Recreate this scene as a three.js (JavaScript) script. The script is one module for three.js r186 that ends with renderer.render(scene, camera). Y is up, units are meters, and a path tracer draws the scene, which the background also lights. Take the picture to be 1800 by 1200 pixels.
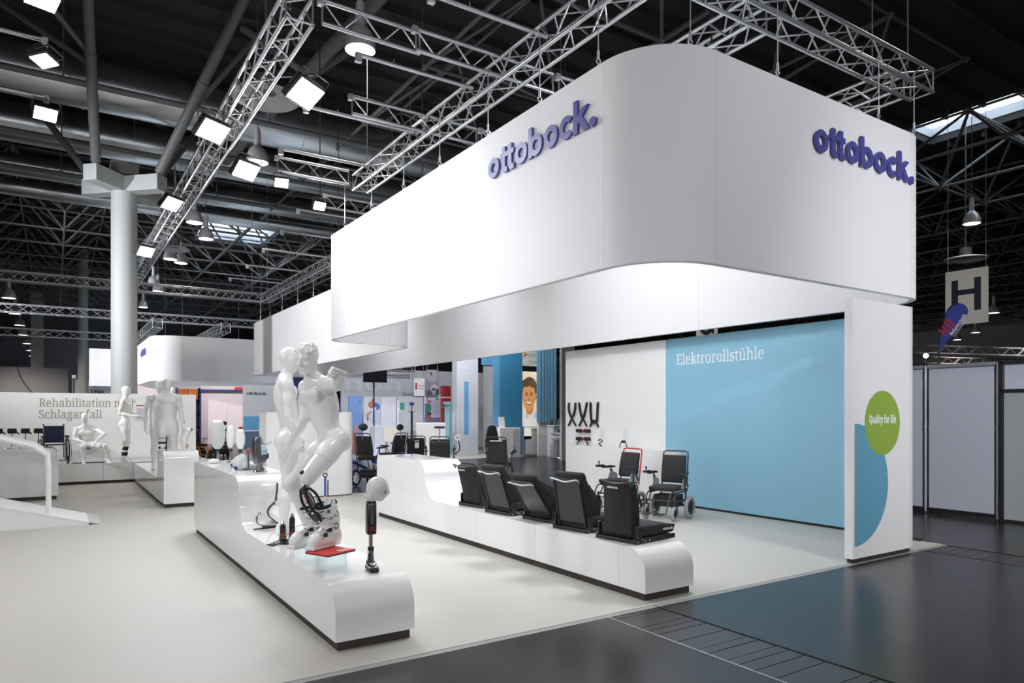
import * as THREE from 'three';
import { mergeGeometries, mergeVertices, toCreasedNormals } from 'three/addons/utils/BufferGeometryUtils.js';
import { RoundedBoxGeometry } from 'three/addons/geometries/RoundedBoxGeometry.js';
import { TextGeometry } from 'three/addons/geometries/TextGeometry.js';
import { FontLoader } from 'three/addons/loaders/FontLoader.js';

// ---------- camera, sky beyond the skylights, exposure ----------
const scene = new THREE.Scene();
const camera = new THREE.PerspectiveCamera(2 * Math.atan(600 / 1224) * 180 / Math.PI, 1.5, 0.1, 400);
camera.position.set(0, 1.7, 0);
camera.rotation.y = -33.33 * Math.PI / 180;
camera.setViewOffset(1800, 1200, 0, -124, 1800, 1200);
scene.background = new THREE.Color(0.75, 0.88, 1.0);
scene.backgroundIntensity = 3.5;
const renderer = new THREE.WebGLRenderer();
renderer.toneMapping = THREE.LinearToneMapping;
renderer.toneMappingExposure = 1.06;
renderer.shadowMap.enabled = true;
const FLOOD = 42, BELL = 24, INNER = 18;   // candela of the rig and added fill floods, the bell lamps, the spots inside the fascia

// ---------- helpers ----------
let seed = 7;
const rnd = () => { seed = (seed * 1664525 + 1013904223) >>> 0; return seed / 4294967296; };
const rr = (a, b) => a + (b - a) * rnd();
const V = (x, y, z) => new THREE.Vector3(x, y, z);
const vv = (p) => (p.isVector3 ? p.clone() : new THREE.Vector3(p[0], p[1], p[2]));
const D2R = Math.PI / 180;
function flat(g) {
  g = g.index ? g.toNonIndexed() : g;
  for (const k of Object.keys(g.attributes)) if (!['position', 'normal', 'uv'].includes(k)) g.deleteAttribute(k);
  if (!g.attributes.normal) g.computeVertexNormals();
  if (!g.attributes.uv) g.setAttribute('uv', new THREE.BufferAttribute(new Float32Array(g.attributes.position.count * 2), 2));
  g.clearGroups(); g.morphAttributes = {};
  return g;
}
const join = (gs) => { gs = [gs].flat(3); return gs.length === 1 ? gs[0] : mergeGeometries(gs.map(flat)); };
function bx(w, h, d, x = 0, y = 0, z = 0, r = 0) {
  const g = r ? new RoundedBoxGeometry(w, h, d, 2, r) : new THREE.BoxGeometry(w, h, d);
  return g.translate(x, y, z);
}
function cy(r1, r2, h, x = 0, y = 0, z = 0, seg = 20) { return new THREE.CylinderGeometry(r1, r2, h, seg).translate(x, y, z); }
function rod(a, b, r, r2 = r, seg = 8) {
  a = vv(a); b = vv(b);
  const d = b.clone().sub(a), g = new THREE.CylinderGeometry(r2, r, d.length(), seg);
  g.applyQuaternion(new THREE.Quaternion().setFromUnitVectors(V(0, 1, 0), d.normalize()));
  return g.translate((a.x + b.x) / 2, (a.y + b.y) / 2, (a.z + b.z) / 2);
}
function tb(pts, r, seg = 0, rad = 8, closed = false, tension = 0.5) {
  return new THREE.TubeGeometry(new THREE.CatmullRomCurve3(pts.map(vv), closed, 'catmullrom', tension), seg || pts.length * 6, r, rad, closed);
}
function bend(pts, rc) {          // a polyline whose corners are rounded, as points for a bent pipe
  pts = pts.map(vv); const out = [pts[0]];
  for (let i = 1; i < pts.length - 1; i++) {
    const p = pts[i], a = pts[i - 1].clone().sub(p), b = pts[i + 1].clone().sub(p);
    const k = Math.min(rc, a.length() / 2, b.length() / 2); a.setLength(k); b.setLength(k);
    for (let j = 0; j <= 6; j++) { const t = j / 6; out.push(p.clone().add(a.clone().multiplyScalar((1 - t) * (1 - t))).add(b.clone().multiplyScalar(t * t))); }
  }
  out.push(pts[pts.length - 1]); return out;
}
class Poly extends THREE.Curve { constructor(p) { super(); this.p = p; this.L = [0]; for (let i = 1; i < p.length; i++) this.L.push(this.L[i - 1] + p[i].distanceTo(p[i - 1])); }
  getPoint(t, o = new THREE.Vector3()) { const s = t * this.L[this.L.length - 1]; let i = 1; while (i < this.p.length - 1 && this.L[i] < s) i++; const k = (s - this.L[i - 1]) / (this.L[i] - this.L[i - 1] || 1); return o.copy(this.p[i - 1]).lerp(this.p[i], Math.max(0, Math.min(1, k))); } }
function pipe(pts, r, rc = 0.05, rad = 10) { const p = bend(pts, rc); return new THREE.TubeGeometry(new Poly(p), p.length * 2, r, rad); }
function sp(r, x, y, z, sx = 1, sy = 1, sz = 1, seg = 20) { return new THREE.SphereGeometry(r, seg, Math.round(seg * 0.7)).scale(sx, sy, sz).translate(x, y, z); }
function lathe(pts, seg = 32) { return new THREE.LatheGeometry(pts.map((p) => new THREE.Vector2(p[0], p[1])), seg); }
const shp = (pts) => new THREE.Shape(pts.map((p) => new THREE.Vector2(p[0], p[1])));
function ext(s, depth, bev = 0, cs = 24) {
  return new THREE.ExtrudeGeometry(Array.isArray(s) ? shp(s) : s, { depth: depth - 2 * bev, bevelEnabled: bev > 0, bevelSize: bev, bevelThickness: bev, bevelOffset: -bev, bevelSegments: 2, curveSegments: cs }).translate(0, 0, bev);
}
const rx = (g, a) => g.rotateX(a), ry = (g, a) => g.rotateY(a), rz = (g, a) => g.rotateZ(a), mv = (g, x, y, z) => g.translate(x, y, z);
const used = {};
function numbered(name) { const n = used[name] = (used[name] ?? -1) + 1; return n ? `${name}_${String(n).padStart(3, '0')}` : name; }
function obj(name, geos, mat, parent = scene) {
  const m = new THREE.Mesh(join(geos), mat);
  m.name = parent === scene ? numbered(name) : name; m.castShadow = m.receiveShadow = true; parent.add(m); return m;
}
function tag(o, label, category, group) { o.userData.label = label; o.userData.category = category; if (group) o.userData.group = group; return o; }
function thing(name, label, category, pos = [0, 0, 0], turn = 0, group) {
  const o = new THREE.Group(); o.name = numbered(name); scene.add(o); o.position.set(...pos); o.rotation.y = turn;
  return tag(o, label, category, group);
}
function struct(name, geos, mat, parent) { const m = obj(name, geos, mat, parent); if (!parent) m.userData.kind = 'structure'; return m; }
function dup(o, pos, turn, label) { const c = o.clone(); c.name = numbered(o.name.replace(/_\d{3}$/, '')); c.position.set(...pos); c.rotation.y = turn; c.userData = { ...o.userData }; if (label) c.userData.label = label; scene.add(c); return c; }
const UNIT = new THREE.CylinderGeometry(1, 1, 1, 6);
function bar(name, a, b, r, mat, parent) {     // a bar that shares one unit cylinder
  a = vv(a); b = vv(b); const d = b.clone().sub(a), L = d.length(), m = new THREE.Mesh(UNIT, mat);
  m.name = name; m.position.copy(a).add(b).multiplyScalar(0.5); m.quaternion.setFromUnitVectors(V(0, 1, 0), d.divideScalar(L)); m.scale.set(r, L, r); m.castShadow = m.receiveShadow = true; parent.add(m); return m;
}
const fonts = {};
for (const [k, f] of [['sans', 'droid_sans_regular'], ['bold', 'droid_sans_bold'], ['serif', 'droid_serif_regular']]) fonts[k] = await new FontLoader().loadAsync(`fonts/droid/${f}.typeface.json`);
function txt(s, size, depth, font = 'sans', width) {          // lettering whose left end and baseline are at the origin
  const g = new TextGeometry(s, { font: fonts[font], size, depth, curveSegments: 5, bevelEnabled: false });
  g.computeBoundingBox(); g.translate(-g.boundingBox.min.x, 0, 0);
  if (width) g.scale(width / (g.boundingBox.max.x - g.boundingBox.min.x), 1, 1);
  return g;
}
// ---------- procedural textures ----------
function noise2(w, h, cells, sd) {          // tiling value noise
  let s = sd; const r = () => { s = (s * 1664525 + 1013904223) >>> 0; return s / 4294967296; };
  const c = Array.from({ length: cells * cells }, r), out = new Float32Array(w * h);
  for (let y = 0; y < h; y++) for (let x = 0; x < w; x++) {
    const u = x / w * cells, v = y / h * cells, i = Math.floor(u), j = Math.floor(v); let a = u - i, b = v - j; a = a * a * (3 - 2 * a); b = b * b * (3 - 2 * b);
    const q = (p, t) => c[(p % cells) + (t % cells) * cells];
    out[y * w + x] = (q(i, j) * (1 - a) + q(i + 1, j) * a) * (1 - b) + (q(i, j + 1) * (1 - a) + q(i + 1, j + 1) * a) * b;
  }
  return out;
}
function tex(size, fn, rep, srgb = true) {
  const d = new Uint8Array(size * size * 4);
  for (let y = 0; y < size; y++) for (let x = 0; x < size; x++) { const c = fn(x, y), k = (y * size + x) * 4; for (let i = 0; i < 3; i++) d[k + i] = Math.max(0, Math.min(255, c[i] * 255)); d[k + 3] = 255; }
  const t = new THREE.DataTexture(d, size, size); t.wrapS = t.wrapT = THREE.RepeatWrapping; t.magFilter = THREE.LinearFilter; t.minFilter = THREE.LinearMipmapLinearFilter; t.generateMipmaps = true;
  if (srgb) t.colorSpace = THREE.SRGBColorSpace; t.repeat.set(rep, rep); t.needsUpdate = true; return t;
}
const nA = noise2(512, 512, 6, 11), nB = noise2(512, 512, 24, 12), nC = noise2(512, 512, 96, 13), nD = noise2(512, 512, 250, 14);
const fbm = (i) => nA[i] * 0.4 + nB[i] * 0.3 + nC[i] * 0.2 + nD[i] * 0.1;
const hallMap = tex(512, (x, y) => { const i = y * 512 + x, f = fbm(i), s = nD[i] > 0.985 ? 0.05 : 0; const b = 0.175 + 0.025 * (f - 0.5) + s; return [b, b * 1.01, b * 1.05]; }, 0.28);
const hallRough = tex(512, (x, y) => { const i = y * 512 + x, f = fbm(i); const v = 0.22 + 0.07 * f; return [v, v, v]; }, 0.21, false);
const boothMap = tex(512, (x, y) => { const i = y * 512 + x, f = fbm(i); const b = 0.71 + 0.02 * (f - 0.5) + 0.012 * (nD[i] - 0.5); return [b, b * 0.99, b * 0.952]; }, 0.3);
const boothRough = tex(512, (x, y) => { const f = fbm(y * 512 + x); const v = 0.42 + 0.14 * f; return [v, v, v]; }, 0.3, false);
const clothMap = tex(256, (x, y) => { const i = y * 512 + x, w = 0.5 + 0.5 * Math.sin(x * Math.PI / 4) * Math.sin(y * Math.PI / 4); const b = 0.16 + 0.03 * w + 0.03 * (nC[i] - 0.5); return [b, b, b * 1.04]; }, 4);
function uvm(g, s = 1) {        // uv in metres from the largest face of each triangle
  g = flat(g); const p = g.attributes.position, n = g.attributes.normal, u = g.attributes.uv;
  for (let i = 0; i < p.count; i++) {
    const ax = Math.abs(n.getX(i)), ay = Math.abs(n.getY(i)), az = Math.abs(n.getZ(i));
    if (ay >= ax && ay >= az) u.setXY(i, p.getX(i) * s, p.getZ(i) * s); else if (ax >= az) u.setXY(i, p.getZ(i) * s, p.getY(i) * s); else u.setXY(i, p.getX(i) * s, p.getY(i) * s);
  }
  return g;
}
// ---------- materials ----------
const std = (c, roughness = 0.5, metalness = 0, more = {}) => { const m = new THREE.MeshStandardMaterial({ roughness, metalness, ...more }); if (Array.isArray(c)) m.color.setRGB(...c); else m.color.set(c); return m; };
const phy = (c, roughness, more = {}) => { const m = new THREE.MeshPhysicalMaterial({ roughness, ...more }); if (Array.isArray(c)) m.color.setRGB(...c); else m.color.set(c); return m; };
const M = {
  hall: phy([1, 1, 1], 1, { map: hallMap, roughnessMap: hallRough, specularIntensity: 0.55 }), plate: std([0.024, 0.025, 0.028], 0.32), groove: std([0.012, 0.012, 0.012], 0.9),
  booth: std([1, 1, 1], 1, 0, { map: boothMap, roughnessMap: boothRough }), boothEdge: std([0.3, 0.3, 0.29], 0.5),
  fascia: std([0.86, 0.86, 0.87], 0.75), white: std([0.84, 0.84, 0.83], 0.45), gloss: phy([0.85, 0.85, 0.84], 0.35, { clearcoat: 1, clearcoatRoughness: 0.05 }),
  mannequin: phy([0.88, 0.88, 0.86], 0.38, { clearcoat: 0.5, clearcoatRoughness: 0.15 }), base: std([0.035, 0.028, 0.024], 0.6),
  teal: std([0.25, 0.49, 0.63], 0.6), tealDeep: std([0.12, 0.36, 0.5], 0.5), green: std([0.27, 0.42, 0.05], 0.5), letter: std([0.085, 0.085, 0.32], 0.4), ink: std([0.012, 0.012, 0.03], 0.6),
  alu: std([0.5, 0.51, 0.53], 0.36, 0.85), aluDull: std([0.55, 0.56, 0.58], 0.45, 0.7), galv: std([0.62, 0.65, 0.67], 0.3, 0.92), steel: std([0.13, 0.135, 0.135], 0.55), deck: std([0.04, 0.04, 0.043], 0.9), brownDeck: std([0.05, 0.04, 0.034], 0.9),
  column: std([0.43, 0.45, 0.44], 0.6), chrome: std([0.8, 0.8, 0.8], 0.12, 1), black: std([0.012, 0.012, 0.013], 0.45), blackMatt: std([0.014, 0.014, 0.015], 0.85), rubber: std([0.02, 0.02, 0.021], 0.8), greyTyre: std([0.3, 0.3, 0.3], 0.8),
  cloth: std([0.9, 0.9, 0.9], 0.9, 0, { map: clothMap }), shell: std([0.03, 0.032, 0.03], 0.38), carbon: std([0.02, 0.02, 0.022], 0.25), gunmetal: std([0.18, 0.18, 0.19], 0.3, 0.8), darkSteel: std([0.06, 0.06, 0.065], 0.35, 0.6),
  red: std([0.5, 0.02, 0.02], 0.4), redCard: std([0.75, 0.06, 0.04], 0.45), blue: phy([0.01, 0.08, 0.42], 0.3, { clearcoat: 1 }), navy: std([0.02, 0.03, 0.16], 0.6), darkBlue: std([0.012, 0.014, 0.035], 0.5), orange: std([0.75, 0.22, 0.03], 0.5),
  glass: phy([1, 1, 1], 0.03, { transmission: 1, thickness: 0 }), acrylic: phy([0.95, 0.98, 0.98], 0.05, { transmission: 1, thickness: 0 }), partition: std([0.7, 0.7, 0.8], 0.5), hallWall: std([0.42, 0.4, 0.43], 0.8), skin: std([0.62, 0.42, 0.28], 0.5),
  wire: std([0.5, 0.5, 0.52], 0.4, 0.8), lamp: std([0.7, 0.7, 0.71], 0.4, 0.4), cream: std([0.72, 0.68, 0.58], 0.7), greyPanel: std([0.55, 0.57, 0.62], 0.6), pink: std([0.75, 0.62, 0.6], 0.7), paper: std([0.8, 0.8, 0.8], 0.6),
  turq: std([0.28, 0.55, 0.6], 0.5), postRed: std([0.33, 0.02, 0.03], 0.5), bluePoster: std([0.12, 0.35, 0.6], 0.5), socket: phy([0.8, 0.82, 0.8], 0.3, { transmission: 0.35, thickness: 0 }), greyLetter: std([0.42, 0.42, 0.4], 0.6), beigeLetter: std([0.36, 0.33, 0.24], 0.6), whiteLetter: std([0.85, 0.87, 0.88], 0.6),
};
const glow = (c, k) => { const m = std([0.9, 0.9, 0.9], 0.5); m.emissive.setRGB(...c); m.emissiveIntensity = k; return m; };
const glowFlood = glow([1, 0.98, 0.94], 14), glowBell = glow([1, 0.98, 0.95], 6), glowSmall = glow([1, 0.95, 0.9], 10);
// ---------- hall shell ----------
{
  const X0 = -25, X1 = 80, Z0 = -122, Z1 = 14, bands = [[3.85, 4.42], [8.94, 9.55]], slabs = [];
  let x = X0; for (const [a, b] of [...bands, [X1, X1]]) { if (a > x) slabs.push(bx(a - x, 0.2, Z1 - Z0, (a + x) / 2, -0.105, (Z0 + Z1) / 2)); x = b; }
  const fl = struct('floor', uvm(join(slabs)), M.hall);
  for (const [a, b] of bands) {
    obj('duct_bed', bx(b - a, 0.1, 24, (a + b) / 2, -0.07, -2), M.groove, fl);
    let z = 1.5; const rows = [];
    while (z > -6.5) { const w = [0.1, 0.13, 0.2, 0.27, 0.16][Math.floor(rnd() * 5)]; rows.push([z, w]); z -= w; }
    for (const [zz, w] of rows) obj('cover_plate', bx(b - a - 0.016, 0.03, w - 0.008, (a + b) / 2, -0.022 + rr(-0.0015, 0), zz - w / 2), M.plate, fl);
    for (const e of [a, b]) obj('steel_strip', bx(0.008, 0.02, 9, e, -0.0125, -2.2), e === a && a < 4 ? M.aluDull : M.groove, fl);
  }
  const bf = struct('booth_floor', uvm(join([ext([[-14, 4.45], [9.56, 4.45], [9.56, 13.3], [4.9, 14.1], [4.9, 29], [-14, 29]].map(([a, b]) => [a, b]), 0.02).rotateX(-Math.PI / 2).translate(0, -0.02, 0)])), M.booth);
  obj('edge_strip', bx(23.6, 0.016, 0.06, -2.22, -0.012, -4.42), M.boothEdge, bf);
  struct('walkway_floor', uvm(bx(16, 0.015, 5, 17.5, -0.012, -24.6)), M.booth);
  // ceiling with two skylight openings
  const H = 12.5, holes = [[27.2, 29.6, -14.2, -4], [7.2, 11.4, -47.5, -40.5]];
  const sh = shp([[X0, -Z1], [X1, -Z1], [X1, -Z0], [X0, -Z0]]);
  for (const [a, b, c, d] of holes) sh.holes.push(new THREE.Path([[a, -c], [b, -c], [b, -d], [a, -d]].map((p) => new THREE.Vector2(...p))));
  const ce = struct('ceiling', ext(sh, 0.3).rotateX(-Math.PI / 2).translate(0, H, 0), M.deck);
  for (const [a, b, c, d] of holes) {
    obj('skylight_curb', [bx(0.08, 0.36, d - c, a, H + 0.44, (c + d) / 2), bx(0.08, 0.36, d - c, b, H + 0.44, (c + d) / 2), bx(b - a, 0.36, 0.08, (a + b) / 2, H + 0.44, c), bx(b - a, 0.36, 0.08, (a + b) / 2, H + 0.44, d)], M.greyPanel, ce);
    for (let z = c; z < d; z += 1.7) { const e = Math.min(d, z + 1.62); obj('skylight_pane', bx(b - a, 0.02, e - z, (a + b) / 2, H + 0.61, (z + e) / 2), M.glass, ce); obj('glazing_bar', bx(b - a, 0.1, 0.08, (a + b) / 2, H + 0.6, e + 0.04), M.steel, ce); }
  }
  for (let z = 2; z > -60; z -= 1.2) {
    if (holes.some(([, , c, d]) => z > c - 0.2 && z < d + 0.2)) { for (const [a, b] of [[X0, 7], [11.6, 27], [29.8, X1]]) obj('purlin', bx(b - a, 0.22, 0.1, (a + b) / 2, H - 0.11, z), M.brownDeck, ce); } else obj('purlin', bx(X1 - X0, 0.22, 0.1, (X0 + X1) / 2, H - 0.11, z), M.brownDeck, ce);
  }
  struct('wall_left', bx(0.4, H, Z1 - Z0, X0 - 0.2, H / 2, (Z0 + Z1) / 2), M.hallWall);
  struct('wall_right', bx(0.4, H, Z1 - Z0, X1 + 0.2, H / 2, (Z0 + Z1) / 2), M.hallWall);
  struct('wall_back', bx(X1 - X0, H, 0.4, (X0 + X1) / 2, H / 2, Z0 - 0.2), M.hallWall);
  struct('wall_front', bx(X1 - X0, H, 0.4, (X0 + X1) / 2, H / 2, Z1 + 0.2), M.hallWall);
}
// ---------- hall column with its cross head and roof struts ----------
{
  const c = struct('column', cy(0.335, 0.335, 8.3, 1.68, 4.15, -22.8, 40), M.column);
  for (let k = 0; k < 4; k++) {
    const a = Math.PI / 4 + k * Math.PI / 2, g = bx(1.05, 0.44, 0.42, 0.72, 0, 0, 0.015); obj('column_arm', ry(g, a).translate(1.68, 8.18, -22.8), M.column, c);
  }
  obj('column_head', bx(0.7, 0.35, 0.7, 1.68, 8.62, -22.8), M.steel, c);
  const S = [[[0.95, 8.5, -22.0], [0.55, 12.6, -18.2], 0.125], [[2.5, 8.5, -22.0], [4.2, 12.6, -18.4], 0.135], [[0.9, 8.5, -23.6], [-1.2, 12.6, -27.5], 0.1], [[2.45, 8.5, -23.6], [4.8, 12.6, -27.5], 0.1],
    [[0.72, 10.6, -20.2], [-1.6, 12.5, -18.6], 0.07], [[3.1, 9.9, -20.9], [4.9, 12.5, -20.6], 0.07], [[0.72, 10.4, -20.3], [-1.9, 12.5, -22], 0.07]];
  for (const [a, b, r] of S) { obj('roof_strut', [rod(a, b, r, r, 16), rod(vv(a).lerp(vv(b), 0.485), vv(a).lerp(vv(b), 0.5), r * 1.15, r * 1.15, 16)], M.steel, c); }
  const c2 = struct('column', cy(0.3, 0.3, 12.4, 1.6, 6.2, -54, 24), M.column); void c2;
  const g = struct('roof_girder', rod([7.2, 12.2, -11.5], [2.6, 9.2, -48], 0.2, 0.2, 12), M.steel);
  obj('girder_fork', [rod([6.2, 11.4, -20], [7.6, 12.5, -19], 0.12), rod([6.2, 11.4, -20], [4.4, 12.5, -20.5], 0.12), rod([5.2, 10.7, -28], [7, 12.5, -27], 0.13), rod([5.2, 10.7, -28], [3.2, 12.5, -29], 0.13), rod([5.2, 10.7, -28], [5, 12.5, -33], 0.13), rod([7, 12, -13], [4.5, 12.4, -14], 0.1)], M.steel, g);
}
// ---------- ventilation ducts under the roof ----------
{
  const specs = [[-23.4, 11.1, 0.68, 'nearest and highest of the round ducts, above the floodlit truss'], [-27.6, 11.05, 0.62, 'second round duct from the front, just over the column head'], [-31.8, 10.9, 0.4, 'slim round duct behind the column head'], [-34.4, 10.75, 0.34, 'thinnest round duct, farthest behind the column head']];
  for (const [z, y, r, l] of specs) {
    const t = thing('ventilation_duct', `galvanised ${l}`, 'duct', [0, y, z]), L0 = -22, L1 = 13;
    obj('pipe', cy(r, r, L1 - L0, 0, 0, 0, 32).rotateZ(Math.PI / 2).translate((L0 + L1) / 2, 0, 0), M.galv, t);
    for (let x = L0 + 1; x < L1; x += 3.1) obj('flange', cy(r + 0.025, r + 0.025, 0.05, 0, 0, 0, 32).rotateZ(Math.PI / 2).translate(x, 0, 0), M.galv, t);
    for (let x = L0 + 2; x < L1; x += 6.2) obj('hanger', [rod([x, r, 0], [x, 12.5 - y, 0], 0.015)], M.steel, t);
  }
  for (const [z, y, l] of [[-21.4, 10.3, 'dark conduit pipe in front of the nearest round duct'], [-26, 10.25, 'dark conduit pipe between the two large round ducts'], [-29.6, 10.2, 'dark conduit pipe below the second round duct']]) {
    const t = thing('conduit', l, 'pipe', [0, y, z]); obj('pipe', rod([-22, 0, 0], [13, 0, 0], 0.09), M.steel, t);
    for (const x of [-6, 0.2, 5.4, 10]) obj('hanger', [rod([x, 0, 0], [x, 12.5 - y, 0], 0.02)], M.steel, t);
    for (const x of [-2, 3.4]) { const h = obj('drop_rod', [rod([x, 0, 0], [x + 0.05, -1.0, 0.05], 0.03), cy(0.09, 0.09, 0.04, x + 0.05, -1.0, 0.05, 12)], M.aluDull, t); }
  }
}
// ---------- space frame under the roof ----------
{
  const list = [], eye = V(0, 1.7, 0), node = [];
  const region = (x0, x1, z0, z1, m, yb, yt, skip) => {
    const nx = Math.round((x1 - x0) / m), nz = Math.round((z1 - z0) / m);
    for (let i = 0; i <= nx; i++) for (let j = 0; j <= nz; j++) {
      const x = x0 + i * m, z = z0 + j * m, b = V(x, yb, z), t = V(x + m / 2, yt, z + m / 2);
      if (skip && skip(x, z)) continue;
      if (i < nx) list.push([b, V(x + m, yb, z)]); if (j < nz) list.push([b, V(x, yb, z + m)]);
      if (i < nx) list.push([t, V(x + 1.5 * m, yt, z + m / 2)]); if (j < nz) list.push([t, V(x + m / 2, yt, z + 1.5 * m)]);
      list.push([b, t]); if (i < nx) list.push([V(x + m, yb, z), t]); if (j < nz) list.push([V(x, yb, z + m), t]); if (i < nx && j < nz) list.push([V(x + m, yb, z + m), t]);
      node.push(b, t);
    }
  };
  region(24.8, 75, -63.7, -6.1, 3.6, 10.3, 12.2);
  region(-14, 21, -75, -35.4, 3.6, 10.3, 12.2, (x, z) => x > 21);
  region(8, 21, -33, -12, 4.2, 10.6, 12.2);
  const dir = V(Math.sin(33.33 * D2R), 0, -Math.cos(33.33 * D2R)), rgt = V(Math.cos(33.33 * D2R), 0, Math.sin(33.33 * D2R));
  const seen = (p) => { const q = p.clone().sub(eye), d = q.dot(dir); if (d < 1) return 0; const px = 900 + 1224 * q.dot(rgt) / d, py = 724 - 1224 * q.y / d; return px > -60 && px < 1860 && py > -60 && !(px > 600 && px < 1612 && py > 330 && py < 700) && !(px > 640 && px < 1250 && py > 150) ? 1 / d : 0; };
  const scored = list.map((s) => [s, Math.max(seen(s[0]), seen(s[1]))]).sort((p, q) => q[1] - p[1]);
  const f = struct('roof_frame', node.map((p) => new THREE.OctahedronGeometry(0.13).translate(p.x, p.y, p.z)), M.steel);
  scored.forEach(([[a, b]], i) => { if (i < 290) bar('frame_strut', a, b, i % 3 ? 0.05 : 0.06, M.steel, f); });
  const rest = scored.slice(290).map(([[a, b]]) => rod(a, b, 0.05, 0.05, 5)); const st = obj('frame_lattice', rest, M.steel, f); st.userData.kind = 'stuff';
}
// ---------- lighting trusses ----------
// a square box truss from a to b (level), a and b on the axis of its bottom face
function boxTruss(label, a, b, s = 0.29, pitch = 0.29, opts = {}) {
  a = vv(a); b = vv(b); const t = thing('box_truss', label, 'truss', [a.x, a.y, a.z]); const d = b.clone().sub(a), L = d.length(); d.normalize(); const n = V(-d.z, 0, d.x).multiplyScalar(s / 2), up = V(0, s, 0);
  const c = [n.clone(), n.clone().negate(), n.clone().negate().add(up), n.clone().add(up)], at = (k, u) => c[k].clone().addScaledVector(d, u);
  for (let k = 0; k < 4; k++) obj('chord', rod(at(k, 0), at(k, L), 0.025, 0.025, 10), opts.mat || M.alu, t);
  const bars = [], N = Math.round(L / pitch);
  for (let i = 0; i < N; i++) for (let k = 0; k < 4; k++) { const q = (k + 1) % 4, u0 = i * L / N, u1 = (i + 1) * L / N; bars.push(i % 2 ? [at(k, u0), at(q, u1)] : [at(q, u0), at(k, u1)]); }
  for (const u of [0, L]) for (let k = 0; k < 4; k++) bars.push([at(k, u), at((k + 1) % 4, u)]);
  if (!opts.nohang) for (const u of [0.35, L - 0.35]) obj('hoist_cable', rod([d.x * u, s, d.z * u], [d.x * u, 12.45 - a.y, d.z * u], 0.008, 0.008, 5), M.wire, t);
  if (opts.stuff || bars.length > 300) { const m = obj('lattice', bars.map(([p, q]) => rod(p, q, 0.011, 0.011, 5)), opts.mat || M.alu, t); m.userData.kind = 'stuff'; } else for (const [p, q] of bars) bar('brace', p, q, 0.011, opts.mat || M.alu, t);
  return t;
}
// a flat ladder truss standing on edge
function ladder(label, a, b, h = 0.25, group) {
  a = vv(a); b = vv(b); const t = thing('ladder_truss', label, 'truss', [a.x, a.y, a.z], 0, group); const d = b.clone().sub(a), L = d.length(); d.normalize();
  const at = (u, y) => d.clone().multiplyScalar(u).add(V(0, y, 0)); const N = Math.max(2, Math.round(L / 0.26));
  obj('chord', rod(at(0, 0), at(L, 0), 0.025, 0.025, 10), M.alu, t); obj('chord', rod(at(0, h), at(L, h), 0.025, 0.025, 10), M.alu, t);
  bar('brace', at(0, 0), at(0, h), 0.012, M.alu, t); bar('brace', at(L, 0), at(L, h), 0.012, M.alu, t);
  for (let i = 0; i < N; i++) bar('brace', at(i * L / N, i % 2 ? 0 : h), at((i + 1) * L / N, i % 2 ? h : 0), 0.01, M.alu, t);
  obj('clamp', [bx(0.07, 0.09, 0.07, -0.02, h - 0.02, 0, 0.01)], M.aluDull, t);
  return t;
}
boxTruss('long aluminium truss with floodlights running past the grey hall column', [2.2, 5.9, -7.5], [2.2, 5.9, -26.2]);
boxTruss('aluminium truss above the lit long side of the white fascia', [4.87, 5.9, -4.3], [4.87, 5.9, -12.66]);
boxTruss('aluminium truss above the front side of the white fascia', [5.02, 5.9, -4.75], [9.65, 5.9, -4.75]);
boxTruss('aluminium cross truss above the rounded fascia corner', [6.45, 5.9, -4.9], [6.45, 5.9, -9.5], 0.29, 0.29, { nohang: true });
boxTruss('aluminium cross truss at the right end of the fascia', [9.35, 5.9, -4.9], [9.35, 5.9, -12.6]);
boxTruss('aluminium truss above the narrower rear part of the fascia', [6.75, 5.9, -13.5], [6.75, 5.9, -27.5]);
boxTruss('aluminium truss crossing behind the column to the rear end of the fascia', [-12, 5.9, -27.4], [6.6, 5.9, -27.4], 0.29, 0.29);
boxTruss('distant aluminium truss, upper one of the far pair left of the column', [-18, 5.9, -36], [9, 5.9, -36], 0.34, 0.45, { stuff: true, mat: M.aluDull });
boxTruss('distant aluminium truss, lower one of the far pair left of the column', [-18, 5.9, -47], [6, 5.9, -47], 0.4, 0.6, { stuff: true, mat: M.aluDull });
boxTruss('short aluminium truss reaching towards the far white fascia', [3.9, 5.5, -35], [3.9, 5.5, -44], 0.4, 0.45, { stuff: true, nohang: true });
boxTruss('second short aluminium truss over the far white fascia, right of the other', [6.8, 5.5, -35], [6.8, 5.5, -44], 0.4, 0.45, { stuff: true, nohang: true });
boxTruss('far aluminium truss low over the back booths, seen under the fascia', [10.3, 3.5, -28.4], [13.4, 3.5, -28.4], 0.3, 0.4, { stuff: true });
for (const [x0, x1, z, y, l] of [[34, 62, -28, 5.6, 'nearest'], [36, 70, -34, 5.6, 'middle'], [40, 76, -41, 5.8, 'farthest']]) boxTruss(`${l} of the distant trusses below the hanging letter banner at right`, [x0, y, z], [x1, y, z + 9], 0.5, 0.7, { stuff: true, mat: M.aluDull });
const LD = [[2.45, 3.62, -7.5, 'ladder truss starting at the near end of the floodlit truss'], [3.55, 5.55, -7.45, 'ladder truss nearest to the camera, crossing under the long fascia truss'], [5.65, 7.6, -7.45, 'ladder truss behind the long fascia truss, in line with the nearest one'],
  [3.55, 5.6, -9.55, 'second ladder truss from the front, below the big bell lamp'], [5.7, 7.6, -9.55, 'second ladder truss from the front, half hidden by the fascia edge'], [3.3, 4.6, -12.55, 'ladder truss with a bright spotlight at its free end'], [4.7, 6.7, -14.2, 'ladder truss just behind the left end of the wide fascia']];
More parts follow.
